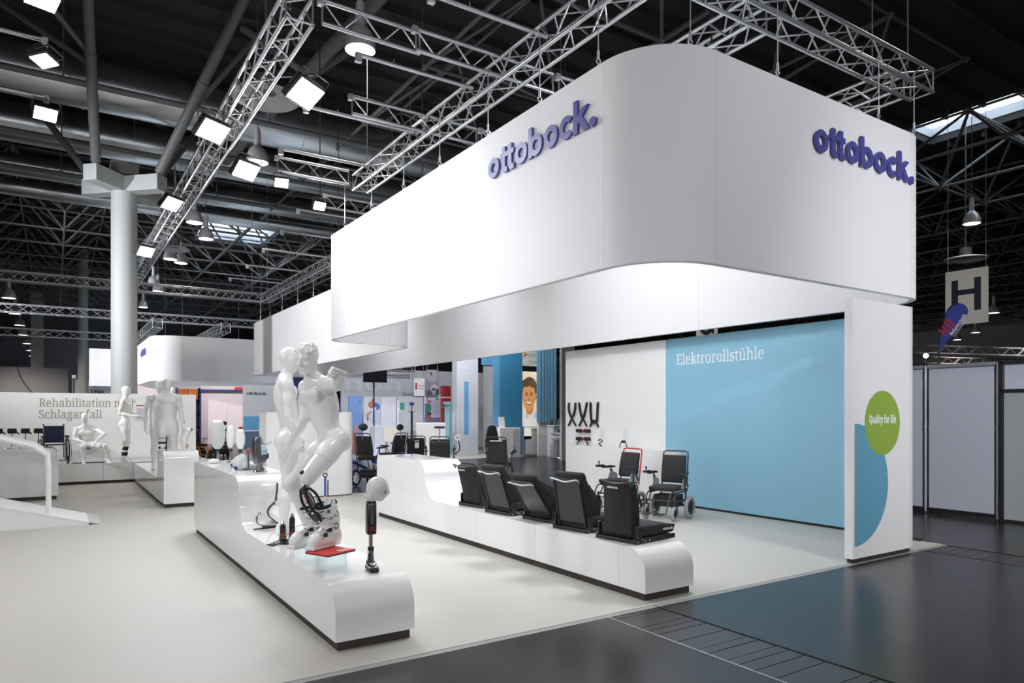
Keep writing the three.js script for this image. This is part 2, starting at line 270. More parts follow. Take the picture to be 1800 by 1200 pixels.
for (const [x0, x1, z, l] of LD) ladder(`aluminium ${l}`, [x0, 5.95, z], [x1, 5.95, z]);
const PI_ = [[3.29, 4.83, -6.6, 'nearest to the camera'], [3.1, 4.75, -8.2, 'below the big bell lamp'], [3.0, 4.8, -10, 'beside the largest floodlight'], [3.14, 4.65, -11.85, 'left of the end of the long fascia truss'], [4.4, 6.6, -15.2, 'upper one left of the fascia edge'], [4.6, 6.6, -17.2, 'second one left of the fascia edge'], [4.7, 6.6, -19.4, 'third one left of the fascia edge'], [4.8, 6.6, -21.8, 'fourth one left of the fascia edge'], [4.8, 6.6, -24.2, 'lowest one left of the fascia edge']];
for (const [x0, x1, z, l] of PI_) { const t = thing('outrigger_pipe', `aluminium outrigger pipe, ${l}`, 'pipe', [0, 6.1, z]); obj('tube', rod([x0, 0, 0], [x1, 0, 0], 0.026, 0.026, 12), M.alu, t); obj('clamp', [bx(0.08, 0.12, 0.06, x0 + 0.03, -0.04, 0, 0.01), rod([x0 + 0.5, 0, 0], [x0 + 0.5, 0.07, 0], 0.008)], M.aluDull, t); }
for (const [x1, z, l] of [[-0.06, -9.7, 'upper'], [-0.06, -11.45, 'lower']]) { const t = thing('outrigger_pipe', `${l} of the two pipes that reach in from the left edge with a floodlight`, 'pipe', [0, 6.0, z]); obj('tube', rod([-4, 0, 0], [x1, 0, 0], 0.026, 0.026, 12), M.alu, t); obj('clamp', bx(0.07, 0.12, 0.06, x1 - 0.03, -0.03, 0, 0.01), M.aluDull, t); }

// ---------- floodlights on the rig, and unseen fill floods ----------
function flood(label, p, to, w = 0.3, k = 1, group, angle = 1.25) {
  const t = thing('floodlight', label, 'floodlight', p, 0, group); t.lookAt(...to);          // +z looks at the target
  obj('housing', [bx(w * 1.12, w * 0.82, 0.1, 0, 0, -0.03, 0.02), bx(w * 0.6, w * 0.4, 0.09, 0, 0, -0.11, 0.02)], M.black, t);
  obj('lamp_glass', bx(w, w * 0.7, 0.012, 0, 0, 0.027), glowFlood, t);
  obj('yoke', [pipe([[-w * 0.6, 0, -0.03], [-w * 0.6, w * 0.62, -0.05], [w * 0.6, w * 0.62, -0.05], [w * 0.6, 0, -0.03]], 0.009, 0.03, 6)], M.darkSteel, t);
  t.updateMatrixWorld(); const hook = Math.abs(p[0] - 2.2) < 0.7 && p[2] < -8 ? [p[0] > 2.2 ? 2.345 : 2.055, 5.9, p[2]] : p[0] > -0.2 && p[0] < 0 ? [p[0], 6.0, p[2]] : p[0] === 3.35 ? [3.35, 5.95, -12.55] : p[0] === 5.6 ? [5.6, 5.95, p[2] - 0.05] : [p[0], 12.45, p[2]];
  obj('hanging_clamp', rod(t.worldToLocal(vv(hook)), [0, w * 0.62, -0.05], 0.012, 0.012, 8), M.darkSteel, t);
  const s = new THREE.SpotLight(0xf7f8ff, FLOOD * k, 0, angle, 0.9, 2); s.position.set(0, 0, 0.06); s.target.position.set(0, 0, 1); s.castShadow = true; s.shadow.radius = 12; t.add(s, s.target); s.name = 'flood_light';
}
flood('largest and brightest floodlight, nearest on the long truss', [2.68, 5.78, -8.9], [4.3, 2.2, -6.6], 0.44, 0.3);
flood('bright floodlight second along the long truss, left of its chord', [1.86, 5.66, -10.5], [3.6, 1.6, -7.4], 0.4, 0.35);
flood('bright floodlight third along the long truss, hung at its right side', [2.68, 5.75, -12.2], [4.3, 2.0, -8.8], 0.4, 0.4);
flood('floodlight fourth along the long truss, next to the column head', [1.86, 5.66, -14.6], [4.4, 1.6, -11.4], 0.36, 0.6);
flood('floodlight farthest along the long truss, right of the column shaft', [1.88, 5.66, -19.3], [4.0, 1.6, -15], 0.36, 0.4);
for (const [x, y, z, tx, ty, tz, k, l, ang] of [[-5, 5, -5.5, 4.5, 3.0, -7.5, 0.45, 'first'], [-6, 5, -10.5, 4.5, 3.0, -11, 0.5, 'second'], [-6, 5.6, -18, 6.4, 4.4, -22, 9, 'third', 0.7], [6.4, 6.9, -0.6, 6.8, 4.3, -4.43, 0.3, 'fourth', 0.75], [9, 6.9, -0.6, 8.6, 3.9, -4.43, 0.1, 'fifth', 0.85], [-8, 5.6, -34, 3.6, 4.2, -39, 19, 'sixth', 0.8], [12.5, 6, -20.5, 13.5, 1.8, -26, 1.3, 'seventh'], [10.5, 6, -21.5, 11.8, 1.6, -27.6, 1.2, 'eighth'], [3.2, 6, -5, 2.3, 0.9, -8.4, 0.5, 'ninth', 0.8], [7.6, 4.7, -36, 7.6, 1.4, -40, 1.2, 'tenth'], [5, 4.7, -35.6, 4.6, 0.8, -29, 0.5, 'eleventh', 0.8], [-3, 4.2, 7.5, 2.2, 1.8, -7, 1.7, 'twelfth'], [3, 4.6, 9, 4.5, 2.6, -5, 1.5, 'thirteenth'], [9, 4.6, 8, 7.5, 2.4, -5, 0.45, 'fourteenth'], [-6, 5.4, -13, 1.68, 6.4, -22.8, 3.4, 'fifteenth', 0.42], [5.5, 5.4, 3, 12.3, 1.2, -6.2, 3.2, 'sixteenth', 0.6], [-5, 3.4, -4.5, 1.8, 1.1, -7.5, 0.75, 'seventeenth', 0.9], [17.5, 6.5, -6, 26.4, 5.7, -11.5, 1.4, 'eighteenth', 0.3]]) flood(`floodlight added to brighten the scene, ${l} of eighteen out of view`, [x, y, z], [tx, ty, tz], 0.3, k, undefined, ang);  // unseen fill floods, added to lift faces the visible lamps leave dim
flood('small floodlight just left of the wide fascia end', [4.35, 5.75, -13.5], [4.6, 2.2, -9], 0.22, 0.5);
flood('small floodlight on the free end of a ladder truss', [3.35, 5.75, -12.5], [2.6, 1.2, -7.4], 0.22, 0.6);
flood('dark framed floodlight on the upper pipe at the left edge', [-0.1, 5.78, -9.7], [1.2, 0.6, -9], 0.26, 0.3);
flood('bright floodlight on the lower pipe at the left edge', [-0.1, 5.78, -11.45], [0.6, 0.6, -7.5], 0.26, 0.3);
flood('floodlight at the top left corner of the picture', [-0.1, 5.78, -8.3], [0.4, 0.4, -6.6], 0.26, 0.25);
// spots inside the fascia; those aimed at mannequins and plinth step are added fill
for (const [x, z, tx, tz, l, kk = 1] of [[5.6, -7.4, 9.4, -8.2, 'first'], [5.6, -9.5, 9.4, -10.5, 'second'], [6.9, -14.2, 9.3, -17, 'third'], [7.0, -6.0, 2.4, -6.4, 'fourth', 2.6], [7.4, -9.5, 4.6, -9.4, 'fifth', 1.3], [7.0, -20, 9.2, -22, 'sixth'], [6.6, -5.6, 5.0, -9.2, 'seventh', 1.2]]) flood(`booth spotlight hidden inside the fascia, ${l} of seven`, [x, 5.72, z], [tx, 1.4, tz], 0.2, kk * INNER / FLOOD);

// ---------- bell lamps of the hall ----------
const bellShade = lathe([[0.03, 0.46], [0.09, 0.45], [0.12, 0.42], [0.2, 0.34], [0.26, 0.2], [0.275, 0.06], [0.28, 0], [0.268, 0.0], [0.262, 0.06], [0.245, 0.2], [0.19, 0.32], [0.1, 0.4], [0.0, 0.42]], 32);
const bellGlow = lathe([[0, 0.02], [0.26, 0.02], [0.262, 0.035], [0, 0.05]], 32), bellNeck = [cy(0.075, 0.09, 0.42, 0, 0.66, 0, 16), cy(0.05, 0.05, 0.06, 0, 0.9, 0, 12)], bellWire = join([rod([0, 0.9, 0], [0, 4.2, 0], 0.012)]);
const bellNeckG = join(bellNeck);
function bell(label, p, k = 1, group, sc = 1) {
  const t = thing('bell_lamp', label, 'lamp', p, 0, group); t.scale.setScalar(sc);
  obj('lamp_shade', bellShade, M.lamp, t); obj('lamp_diffuser', bellGlow, glowBell, t); obj('lamp_neck', bellNeckG, M.lamp, t); obj('hanging_rod', bellWire, M.steel, t);
  if (k) { const s = new THREE.SpotLight(0xfff6ea, BELL * k, 0, 1.15, 0.7, 2); s.position.set(0, -0.03, 0); s.target.position.set(0, -1, 0); s.castShadow = true; s.shadow.radius = 25; s.name = 'bell_light'; t.add(s, s.target); }
}
const grp = 'distant bell lamps in the row left of the column';
bell('big bell lamp hanging over the ladder trusses, nearest of all', [4.67, 8.3, -12.15], 1);
bell('bell lamp behind the third floodlight, lit white', [4.5, 8.3, -19.1], 2);
bell('bell lamp right of the fourth floodlight, upper of the two', [4.1, 8.3, -26.4], 0.4); bell('bell lamp right of the fourth floodlight, lower of the two', [4.85, 8.3, -28.65], 0);
bell('bell lamp right of the farthest floodlight, left of the two', [4.2, 8.3, -33.3], 1); bell('bell lamp right of the farthest floodlight, right of the two', [4.7, 8.3, -33.9], 0);
bell('bell lamp low beside the column shaft, left of a close pair', [4.3, 8.3, -40.3], 1); bell('bell lamp low beside the column shaft, right of a close pair', [4.75, 8.3, -42.5], 0);
bell('bell lamp lowest beside the right edge of the column shaft', [4.7, 8.3, -49.5], 0.8);
const FZ = [-49.8, -57.5, -65, -73, -82, -91, -100, -109];
for (const z of FZ) bell(`${['first', 'second', 'third', 'fourth', 'fifth', 'sixth', 'seventh', 'eighth'][FZ.indexOf(z)]} from the front of the eight small bright bell lamps receding at the left edge`, [-2.2, 8.3, z], z > -85 ? 10 : 0, grp, 1.3);
bell('silver bell lamp at right, above the hanging letter banner', [26.9, 8.3, -11.55], 1);
for (const [x, z, l] of [[45, -25.2, 'bell lamp left of the blue flag, half hidden by it'], [61.2, -26, 'bell lamp between the blue flag and the letter banner'], [50, -20.2, 'bell lamp right of the letter banner'], [66, -29.5, 'bell lamp lowest under the letter banner'], [56, -19.3, 'bell lamp at the right picture edge']]) bell(`far ${l}`, [x, 8.0, z], 4, undefined, 1.2);
for (const [x, z] of [[-2.2, 9.5], [4.4, 9.5], [11, 9.5], [-2.2, 2.3], [4.4, 2.3], [11, 2.3], [17.6, 2.3], [-8.8, -4.9], [-2.2, -4.9], [11, -4.9], [17.6, -4.9], [-8.8, -12.1], [17.6, -12.1], [-2.2, -19.3], [11, -19.3], [17.6, -19.3], [11, -26.5], [17.6, -28], [-9, -25.6], [-9, -36], [26, -30], [14, -40]]) bell('added bell lamp of the hall, out of view', [x, 8.3, z], z < -19 && z > -24 && x > 10 ? 2 : z < -24 ? 0.6 : 1, 'bell lamps beyond the picture');  // hall lamps carried on beyond the view, added to raise the brightness

// ---------- hanging fascia ring ----------
const LOGO = (() => {       // the letters of the word mark, x-height 1, as shapes with their offsets
  const ring = (cx, cyy, r, w, a0 = 0, a1 = Math.PI * 2) => { const s = new THREE.Shape(); if (a1 - a0 >= Math.PI * 2) { s.absarc(cx, cyy, r, 0, Math.PI * 2); const h = new THREE.Path(); h.absarc(cx, cyy, r - w, 0, Math.PI * 2, true); s.holes.push(h); } else { s.absarc(cx, cyy, r, a0, a1); s.absarc(cx, cyy, r - w, a1, a0, true); } return s; };
  const w = 0.27, out = []; let x = 0; const R = 0.5;
  const o = () => { out.push([['o', [ring(x + R, 0.5, R, w)]]]); x += 2 * R + 0.14; };
  o();
  { const a = [[0.02, 0.72], [0.14, 0.72], [0.14, 1.26], [0.42, 1.26], [0.42, 0.98], [0.72, 0.98], [0.72, 1.26], [1.0, 1.26], [1.0, 0.98], [1.18, 0.98], [1.18, 0.74], [1.0, 0.74], [1.0, 0.32], [1.03, 0.24], [1.2, 0.24], [1.2, -0.01], [0.92, -0.01], [0.78, 0.06], [0.72, 0.22], [0.72, 0.74], [0.42, 0.74], [0.42, 0.32], [0.45, 0.24], [0.62, 0.24], [0.62, -0.01], [0.34, -0.01], [0.2, 0.06], [0.14, 0.22], [0.14, 0.74], [0.02, 0.74]].map((p) => [p[0] + x, p[1]]); a.splice(0, 1); a.unshift([x + 0.02, 0.98], [x + 0.14, 0.98]); out.push([['t', [shp(a)]]]); x += 1.31; }
  o();
  out.push([['b', [ring(x + R + 0.06, 0.5, R, w), shp([[x, 0], [x + 0.27, 0], [x + 0.27, 1.4], [x, 1.4]])]]]); x += 2 * R + 0.21;
  o();
  out.push([['c', [ring(x + R, 0.5, R, w, 0.72, Math.PI * 2 - 0.72)]]]); x += 2 * R - 0.02;
  out.push([['k', [shp([[x, 0], [x + 0.28, 0], [x + 0.28, 0.36], [x + 0.36, 0.45], [x + 0.66, 0], [x + 1.02, 0], [x + 0.57, 0.63], [x + 0.98, 1.0], [x + 0.6, 1.0], [x + 0.28, 0.7], [x + 0.28, 1.4], [x, 1.4]])]]]); x += 1.06;
  out.push([['.', [ring(x + 0.2, 0.16, 0.2, 0.1999)]]]); x += 0.4;
  return { parts: out.map((q) => q[0]), width: x };
})();
function logoGeos(width, depth) { const k = width / LOGO.width; return LOGO.parts.map(([, s]) => join(s.map((q, i) => ext(q, depth / k * (1 + 0.06 * i), 0, 14))).scale(k, k, k)); }
function wallRing(name, label, pts, y0, y1, th, mat, panelLen = 3.4) {
  // pts: [x, z, r] clockwise seen from above with the outside on the left; every straight stretch and every rounded corner is a panel
  const t = thing(name, label, 'fascia'), n = pts.length, segs = []; let prev = null;
  const info = pts.map((p, i) => { const a = pts[(i + n - 1) % n], b = pts[(i + 1) % n], u = new THREE.Vector2(a[0] - p[0], a[1] - p[1]).normalize(), w = new THREE.Vector2(b[0] - p[0], b[1] - p[1]).normalize(); return { in: [p[0] + u.x * p[2], p[1] + u.y * p[2]], out: [p[0] + w.x * p[2], p[1] + w.y * p[2]], c: [p[0] + (u.x + w.x) * p[2], p[1] + (u.y + w.y) * p[2]], u, w, r: p[2] }; });
  const lines = [];
  info.forEach((q, i) => {
    const arc = []; for (let k = 0; k <= 20; k++) { const th2 = k / 20 * Math.PI / 2; arc.push([q.c[0] - q.w.x * q.r * Math.cos(th2) - q.u.x * q.r * Math.sin(th2), q.c[1] - q.w.y * q.r * Math.cos(th2) - q.u.y * q.r * Math.sin(th2)]); }
    lines.push(arc); const nx = info[(i + 1) % n].in, L = Math.hypot(nx[0] - q.out[0], nx[1] - q.out[1]), N = Math.max(1, Math.round(L / panelLen));
    for (let k = 0; k < N; k++) lines.push([0, 1].map((e) => [q.out[0] + (nx[0] - q.out[0]) * (k + e) / N, q.out[1] + (nx[1] - q.out[1]) * (k + e) / N]));
  });
  for (const l of lines) {
    const inner = l.map((p, i) => { const a = l[Math.max(0, i - 1)], b = l[Math.min(l.length - 1, i + 1)], dx = b[0] - a[0], dz = b[1] - a[1], s = Math.hypot(dx, dz); return [p[0] - dz / s * th, p[1] + dx / s * th]; });
    // a hair's breadth of gap at both ends
    const e = 0.0015, tr = (arr) => { const c = arr.map((p) => [...p]), m = c.length - 1, f = (i, j) => { const dx = c[j][0] - c[i][0], dz = c[j][1] - c[i][1], s = Math.hypot(dx, dz); c[i] = [c[i][0] + dx / s * e, c[i][1] + dz / s * e]; }; f(0, 1); f(m, m - 1); return c; };
    const g = ext([...tr(l), ...tr(inner).reverse()].map(([a, b]) => [a, -b]), y1 - y0).rotateX(-Math.PI / 2).translate(0, y0, 0);
    obj('panel', l.length > 2 ? toCreasedNormals(g, 0.5) : g, mat, t);
  }
  return t;
}
function hangWires(t, list, y0, y1) { for (const [x, z] of list) { const c = obj('cable', rod([x, y0 + 0.16, z], [x, y1, z], 0.006, 0.006, 6), M.wire, t); obj('hook', [new THREE.TorusGeometry(0.025, 0.007, 6, 12).translate(x, y0 + 0.07, z), rod([x, y0 + 0.09, z], [x, y0 + 0.17, z], 0.014), bx(0.02, 0.06, 0.012, x, y0 + 0.02, z)], M.wire, c); } }
const FY0 = 3.1, FY1 = 5.11;
const ring1 = wallRing('fascia', 'large white hanging fascia with rounded corner over the booth', [[4.47, -4.43, 0.75], [4.47, -13.65, 0.6], [6.42, -13.65, 0.55], [6.42, -28, 0.2], [9.25, -28, 0.4], [9.25, -4.43, 0.5]], FY0, FY1, 0.08, M.fascia);
{
  const a = new THREE.Group(); a.name = 'lettering'; ring1.add(a); a.position.set(4.47, 4.53, -7.28); a.rotation.y = -Math.PI / 2;
  for (const g of logoGeos(2.02, 0.032)) obj('letter', g, M.letter, a);
  const b = new THREE.Group(); b.name = 'lettering'; ring1.add(b); b.position.set(6.73, 4.475, -4.415);
  for (const g of logoGeos(2.02, 0.024)) obj('letter', g, M.letter, b);
  hangWires(ring1, [[4.51, -12.5], [4.51, -11.2], [4.51, -9.9], [4.51, -8.7], [4.51, -7.4], [4.51, -6.3], [4.51, -5.3], [5.0, -4.55], [6.2, -4.47], [8.1, -4.47], [8.9, -4.47], ...[-14.6, -16, -17.6, -19, -20.6, -22.2, -24, -25.6, -27].map((z) => [6.46, z])], FY1, 5.92);
}
const ring2 = wallRing('fascia', 'smaller white and grey hanging fascia in the distance behind the column', [[3.6, -34.2, 1.2], [3.6, -43.5, 0.4], [1.58, -43.5, 0.25], [1.58, -44.6, 0.25], [14, -44.6, 0.4], [14, -34.2, 0.4]], FY0, FY1, 0.08, M.fascia, 4);
{ const b = new THREE.Group(); b.name = 'lettering'; ring2.add(b); b.position.set(3.6, 4.4, -38.6); b.rotation.y = -Math.PI / 2; for (const g of logoGeos(2.0, 0.05)) obj('letter', g, M.letter, b); }
// ---------- display plinths ----------
function roundPath(pts) {           // [u, y, r] corners, the first and last left square
  const s = new THREE.Shape(); s.moveTo(pts[0][0], pts[0][1]);
  for (let i = 1; i < pts.length; i++) {
    const p = pts[i], r = p[2] || 0; if (!r) { s.lineTo(p[0], p[1]); continue; }
    const a = pts[i - 1], b = pts[(i + 1) % pts.length], la = Math.hypot(a[0] - p[0], a[1] - p[1]), lb = Math.hypot(b[0] - p[0], b[1] - p[1]);
    const q = [p[0] + (a[0] - p[0]) / la * r, p[1] + (a[1] - p[1]) / la * r], w = [p[0] + (b[0] - p[0]) / lb * r, p[1] + (b[1] - p[1]) / lb * r], k = 0.5523;
    s.lineTo(...q); s.bezierCurveTo(q[0] + (p[0] - q[0]) * k, q[1] + (p[1] - q[1]) * k, w[0] + (p[0] - w[0]) * k, w[1] + (p[1] - w[1]) * k, ...w);
  }
  s.closePath(); return s;
}
const smooth = (g, a = 0.6) => toCreasedNormals(g.index ? g.toNonIndexed() : g, a);
// profile runs along z from the front (u = 0) to the back, width along x
function plinth(label, x0, x1, zf, prof, L, seams = []) {
  const t = thing('display_plinth', label, 'plinth', [x0, 0, zf]), W = x1 - x0;
  const g = smooth(ext(roundPath(prof), W, 0, 20).rotateY(Math.PI / 2), 0.5);
  obj('body', g, M.gloss, t);
  obj('plinth_base', bx(W - 0.05, 0.075, L - 0.06, W / 2, 0.0365, -L / 2), M.base, t);
  for (const z of seams) obj('joint_line', [bx(0.001, 0.38, 0.003, -0.0003, 0.265, z)], M.greyPanel, t);
  return t;
}
plinth('long white gloss plinth with a high rear step, nearest, carrying the mannequins', 1.66, 2.27, -4.79, [[0, 0.07], [0, 0.46, 0.22], [3.07, 0.46, 0.36], [3.07, 1.0, 0.22], [5.94, 1.0], [5.94, 0.07]], 5.94);
plinth('long white gloss plinth carrying the row of black wheelchair seats', 4.42, 5.04, -4.55, [[0, 0.07], [0, 0.46, 0.22], [4.43, 0.46, 0.36], [4.43, 1.0, 0.22], [6.2, 1.0, 0.1], [6.2, 0.07]], 6.2, [-0.36, -1.7, -3.0]);
plinth('short white gloss plinth with a rounded front behind the nearest plinth', 1.62, 2.2, -13.67, [[0, 0.07], [0, 1.0, 0.16], [0.95, 1.0, 0.16], [0.95, 0.47, 0.2], [5.4, 0.47], [5.4, 0.07]], 5.4);
{
  const t = thing('bench_plinth', 'low white bench along the rehabilitation wall', 'plinth', [0, 0, -19.23]);
  for (const [a, b] of [[-1.6, -0.12], [-0.115, 0.98], [0.985, 2.1], [2.105, 3.3]]) obj('front_panel', bx(b - a, 0.4, 0.02, (a + b) / 2, 0.27, -0.01), M.gloss, t);
  obj('bench_top', bx(4.9, 0.02, 1.1, 0.85, 0.48, -0.55, 0.004), M.gloss, t); obj('plinth_base', bx(4.84, 0.46, 1.0, 0.85, 0.235, -0.56), M.base, t);
}
{
  const t = thing('display_block', 'white cabinet block with a rounded top corner at the left edge', 'plinth', [0, 0, -16.23]);
  obj('body', smooth(ext(roundPath([[-4.2, 0.07], [0.07, 0.07], [0.07, 1.0, 0.14], [-4.2, 1.0]]), 0.75, 0, 16).translate(0, 0, -0.75), 0.5), M.gloss, t);
  obj('plinth_base', bx(4.2, 0.075, 0.68, -2.06, 0.0365, -0.38), M.base, t);
  for (const [a, b] of [[-2.0, -0.84], [-0.8, -0.06]]) obj('door_panel', bx(b - a, 0.84, 0.008, (a + b) / 2, 0.5, 0.004, 0.003), M.gloss, t);
}

// ---------- booth walls ----------
{
  const arc = Array.from({ length: 11 }, (_, k) => { const a = Math.PI / 2 * k / 10; return [-1.6 - 1.5 * Math.sin(a), 20.4 - 1.5 * (1 - Math.cos(a))]; });
  const w = struct('wall_rehabilitation', smooth(ext([[3.2, 20.4], [3.2, 20.55], [-1.6, 20.55], ...arc.map(([x, z]) => { const dx = x + 1.6, dz = z - 18.9, l = Math.hypot(dx, dz); return [x + dx / l * 0.15, z + dz / l * 0.15]; }).slice(1), ...arc.reverse()], 2.17).rotateX(-Math.PI / 2), 0.4), M.white);
  obj('lettering', [txt('Rehabilitation nach', 0.205, 0.004, 'serif', 2.1).translate(-0.31, 1.83, -20.4), txt('Schlaganfall', 0.205, 0.004, 'serif', 1.32).translate(-0.31, 1.55, -20.4)], M.beigeLetter, w);
  const info = obj('info_sheet', bx(0.42, 0.46, 0.008, 1.93, 1.72, -20.395), M.paper, w);
  obj('red_line', bx(0.17, 0.02, 0.004, 1.86, 1.87, -20.39), M.red, info); obj('picture_field', bx(0.24, 0.18, 0.004, 1.9, 1.72, -20.39), M.greyPanel, info); obj('picture_field', bx(0.06, 0.27, 0.004, 2.12, 1.74, -20.39), M.greyLetter, info);
  obj('text_line', [bx(0.36, 0.008, 0.003, 1.93, 1.56, -20.39), bx(0.3, 0.008, 0.003, 1.9, 1.53, -20.39)], M.greyPanel, info);
}
{
  const y0 = 0.05, y1 = 2.98, r = 0.32, X0 = 7.46, X1 = 8.99, zf = -4.41, th = 0.1;
  const t = struct('wall_wing', ry(bx(0.1, 0.1, 0.1), 0).scale(0.2, 0.2, 0.2).translate(8.2, 2.9, -4.47), M.white);
  const face = obj('front_panel', bx(8.688 - X0, y1 - y0, th, (X0 + 8.688) / 2, (y0 + y1) / 2, zf - th / 2, 0.004), M.white, t);
  const arcO = [], arcI = []; for (let k = 0; k <= 14; k++) { const a = Math.PI / 2 * k / 14; arcO.push([X1 - r + r * Math.sin(a), -zf + r - r * Math.cos(a)]); arcI.push([X1 - r + (r - th) * Math.sin(a), -zf + r - (r - th) * Math.cos(a)]); }
  obj('corner_panel', smooth(ext([[8.692, -zf], ...arcO.slice(1), [X1, 4.85], [X1 - th, 4.85], ...arcI.reverse().slice(0, -1), [8.692, -zf + th]], y1 - y0).rotateX(-Math.PI / 2).translate(0, y0, 0), 0.4), M.white, t);
  obj('plinth_base', [bx(8.68 - X0 - 0.03, 0.06, 0.06, (X0 + 8.68) / 2 + 0.02, 0.02, zf - 0.06)], M.base, t);
  obj('plinth_base', smooth(ext([...Array.from({ length: 9 }, (_, k) => { const a = Math.PI / 2 * k / 8; return [X1 - r + (r - 0.03) * Math.sin(a), -zf + r - (r - 0.03) * Math.cos(a)]; }), [X1 - 0.03, 4.83], [X1 - 0.08, 4.83], [8.69, -zf + 0.08]], 0.07).rotateX(-Math.PI / 2).translate(0, -0.012, 0), 0.4), M.base, t);
  const arc = new THREE.Shape(); arc.absarc(0, 0, 0.69, -Math.PI / 2 + 0.0, Math.PI / 2); arc.closePath();
  obj('blue_circle', ext(arc, 0.003, 0, 48).translate(7.495, 0.88, zf + 0.0005), M.tealDeep, t);
  const dot = new THREE.Shape(); dot.absarc(0, 0, 0.375, 0, Math.PI * 2);
  const gd = obj('green_circle', ext(dot, 0.004, 0, 48).translate(8.07, 1.575, zf + 0.001), M.green, t);
  obj('lettering', txt('Quality for life', 0.095, 0.003, 'bold', 0.57).translate(7.785, 1.57, zf + 0.005), M.whiteLetter, gd);
}
{
  const t = struct('wall_booth_back', bx(0.12, 3.0, 3.03, 9.545, 1.54, -10.745, 0.004), M.white);
  const teal = obj('teal_panel', bx(0.125, 3.0, 4.3, 9.5425, 1.54, -7.078, 0.004), M.teal, t);
  obj('lettering', ry(txt('Elektrorollstühle', 0.195, 0.004, 'serif', 1.86), -Math.PI / 2).translate(9.478, 2.555, -8.95), M.whiteLetter, teal);
  obj('plinth_base', bx(0.08, 0.045, 7.5, 9.55, 0.018, -8.45), M.base, t);
  const led = thing('wall_counter', 'white counter ledge with a rounded end along the booth back wall', 'counter', [9.48, 0, 0]);
  obj('body', smooth(ext([[0, 8.85], [0, 11.75], [-0.35, 11.75], [-0.35, 9.15], ...Array.from({ length: 8 }, (_, k) => { const a = Math.PI / 2 * k / 7; return [-0.05 - 0.3 * Math.cos(a), 9.15 - 0.3 * Math.sin(a)]; })], 0.99).rotateX(-Math.PI / 2).translate(0, 0.02, 0), 0.4), M.gloss, led);
}
// ---------- curved white counter wall behind the mannequins, ramp, partitions ----------
{
  const s = new THREE.Shape(); s.moveTo(3.4, 13.75); s.lineTo(4.93, 13.75); s.absarc(4.93, 14.02, 0.27, -Math.PI / 2, Math.PI / 2); s.lineTo(3.4, 14.29); s.closePath();
  const t = thing('counter_wall', 'white upright counter block with a half round end behind the mannequins', 'counter');
  obj('body', smooth(ext(s, 1.68, 0, 24).rotateX(-Math.PI / 2).translate(0, 0.02, 0), 0.4), M.gloss, t);
  obj('plinth_base', bx(1.5, 0.03, 0.46, 4.16, 0.01, -14.02), M.base, t);
}
{
  const t = thing('ramp', 'white test ramp with a metal tip at the left edge', 'ramp', [0, 0, 0]);
  obj('body', ext([[0.44, 0.035], [0.44, 0], [-3.2, 0], [-3.2, 1.06]], 1.12).translate(0, 0, -13.42), M.white, t);
  obj('ramp_surface', ext([[0.445, 0.04], [0.44, 0.03], [-3.2, 1.055], [-3.2, 1.075]], 1.14).translate(0, 0, -13.43), M.paper, t);
  obj('metal_tip', ext([[0.6, 0.004], [0.6, -0.012], [0.42, 0.03], [0.42, 0.046]], 1.12).translate(0, 0, -13.42), M.aluDull, t);
  for (const z of [-12.38, -13.3]) { const k = z < -13 ? 0.19 : 0; const x = -0.07 - k * 0.0; obj('handrail', [pipe([[x, 0.15, z], [x, 1.14, z], [-3.1, 2.05, z]], 0.036, 0.16, 14)], M.white, t); }
}
{
  const t = thing('partition_wall', 'grey system partition with aluminium posts and a door at the right edge', 'partition', [12.3, 0, 0]);
  const zs = [-9.2, -7.08, -6.02, -4.92, -3.9, -2.8];
  const P0 = [[-12, -9.03], [-8.97, -6.03], [-5.97, -4.95]];
  for (const [a, b] of P0) obj('panel', bx(0.02, 2.36, b - a - 0.05, 0.03, 1.24, (a + b) / 2), M.partition, t);
  for (const [a, b] of P0) { obj('rail', bx(0.05, 0.06, b - a, 0.02, 2.46, (a + b) / 2, 0.006), M.aluDull, t); obj('rail', bx(0.05, 0.06, b - a, 0.02, 0.07, (a + b) / 2, 0.006), M.darkSteel, t); }
  for (const z of [-12, -9, -6, -4.92]) { obj('post', [cy(0.025, 0.025, 2.48, 0.02, 1.24, z, 8)], M.aluDull, t); obj('post_foot', cy(0.035, 0.04, 0.03, 0.02, 0.015, z, 12), M.darkSteel, t); }
  obj('door_frame', [bx(0.06, 2.5, 0.05, 0, 1.25, -4.86, 0.006), bx(0.06, 2.5, 0.05, 0, 1.25, -3.88, 0.006), bx(0.06, 0.05, 1.0, 0, 2.03, -4.37, 0.006), bx(0.06, 0.05, 1.0, 0, 2.47, -4.37, 0.006)], M.darkSteel, t);
  obj('door', bx(0.04, 1.96, 0.92, 0.02, 1.02, -4.37, 0.004), std([0.5, 0.53, 0.52], 0.5), t); obj('panel', bx(0.02, 0.4, 0.92, 0.03, 2.25, -4.37), M.partition, t);
  obj('panel', bx(0.02, 2.36, 3, 0.03, 1.24, -2.3), M.partition, t);
  for (let z = -11; z > -11.5; z -= 1) obj('foot_shim', bx(0.06, 0.03, 0.16, 0.02, 0.01, z + 4.2), M.cream, t);
}
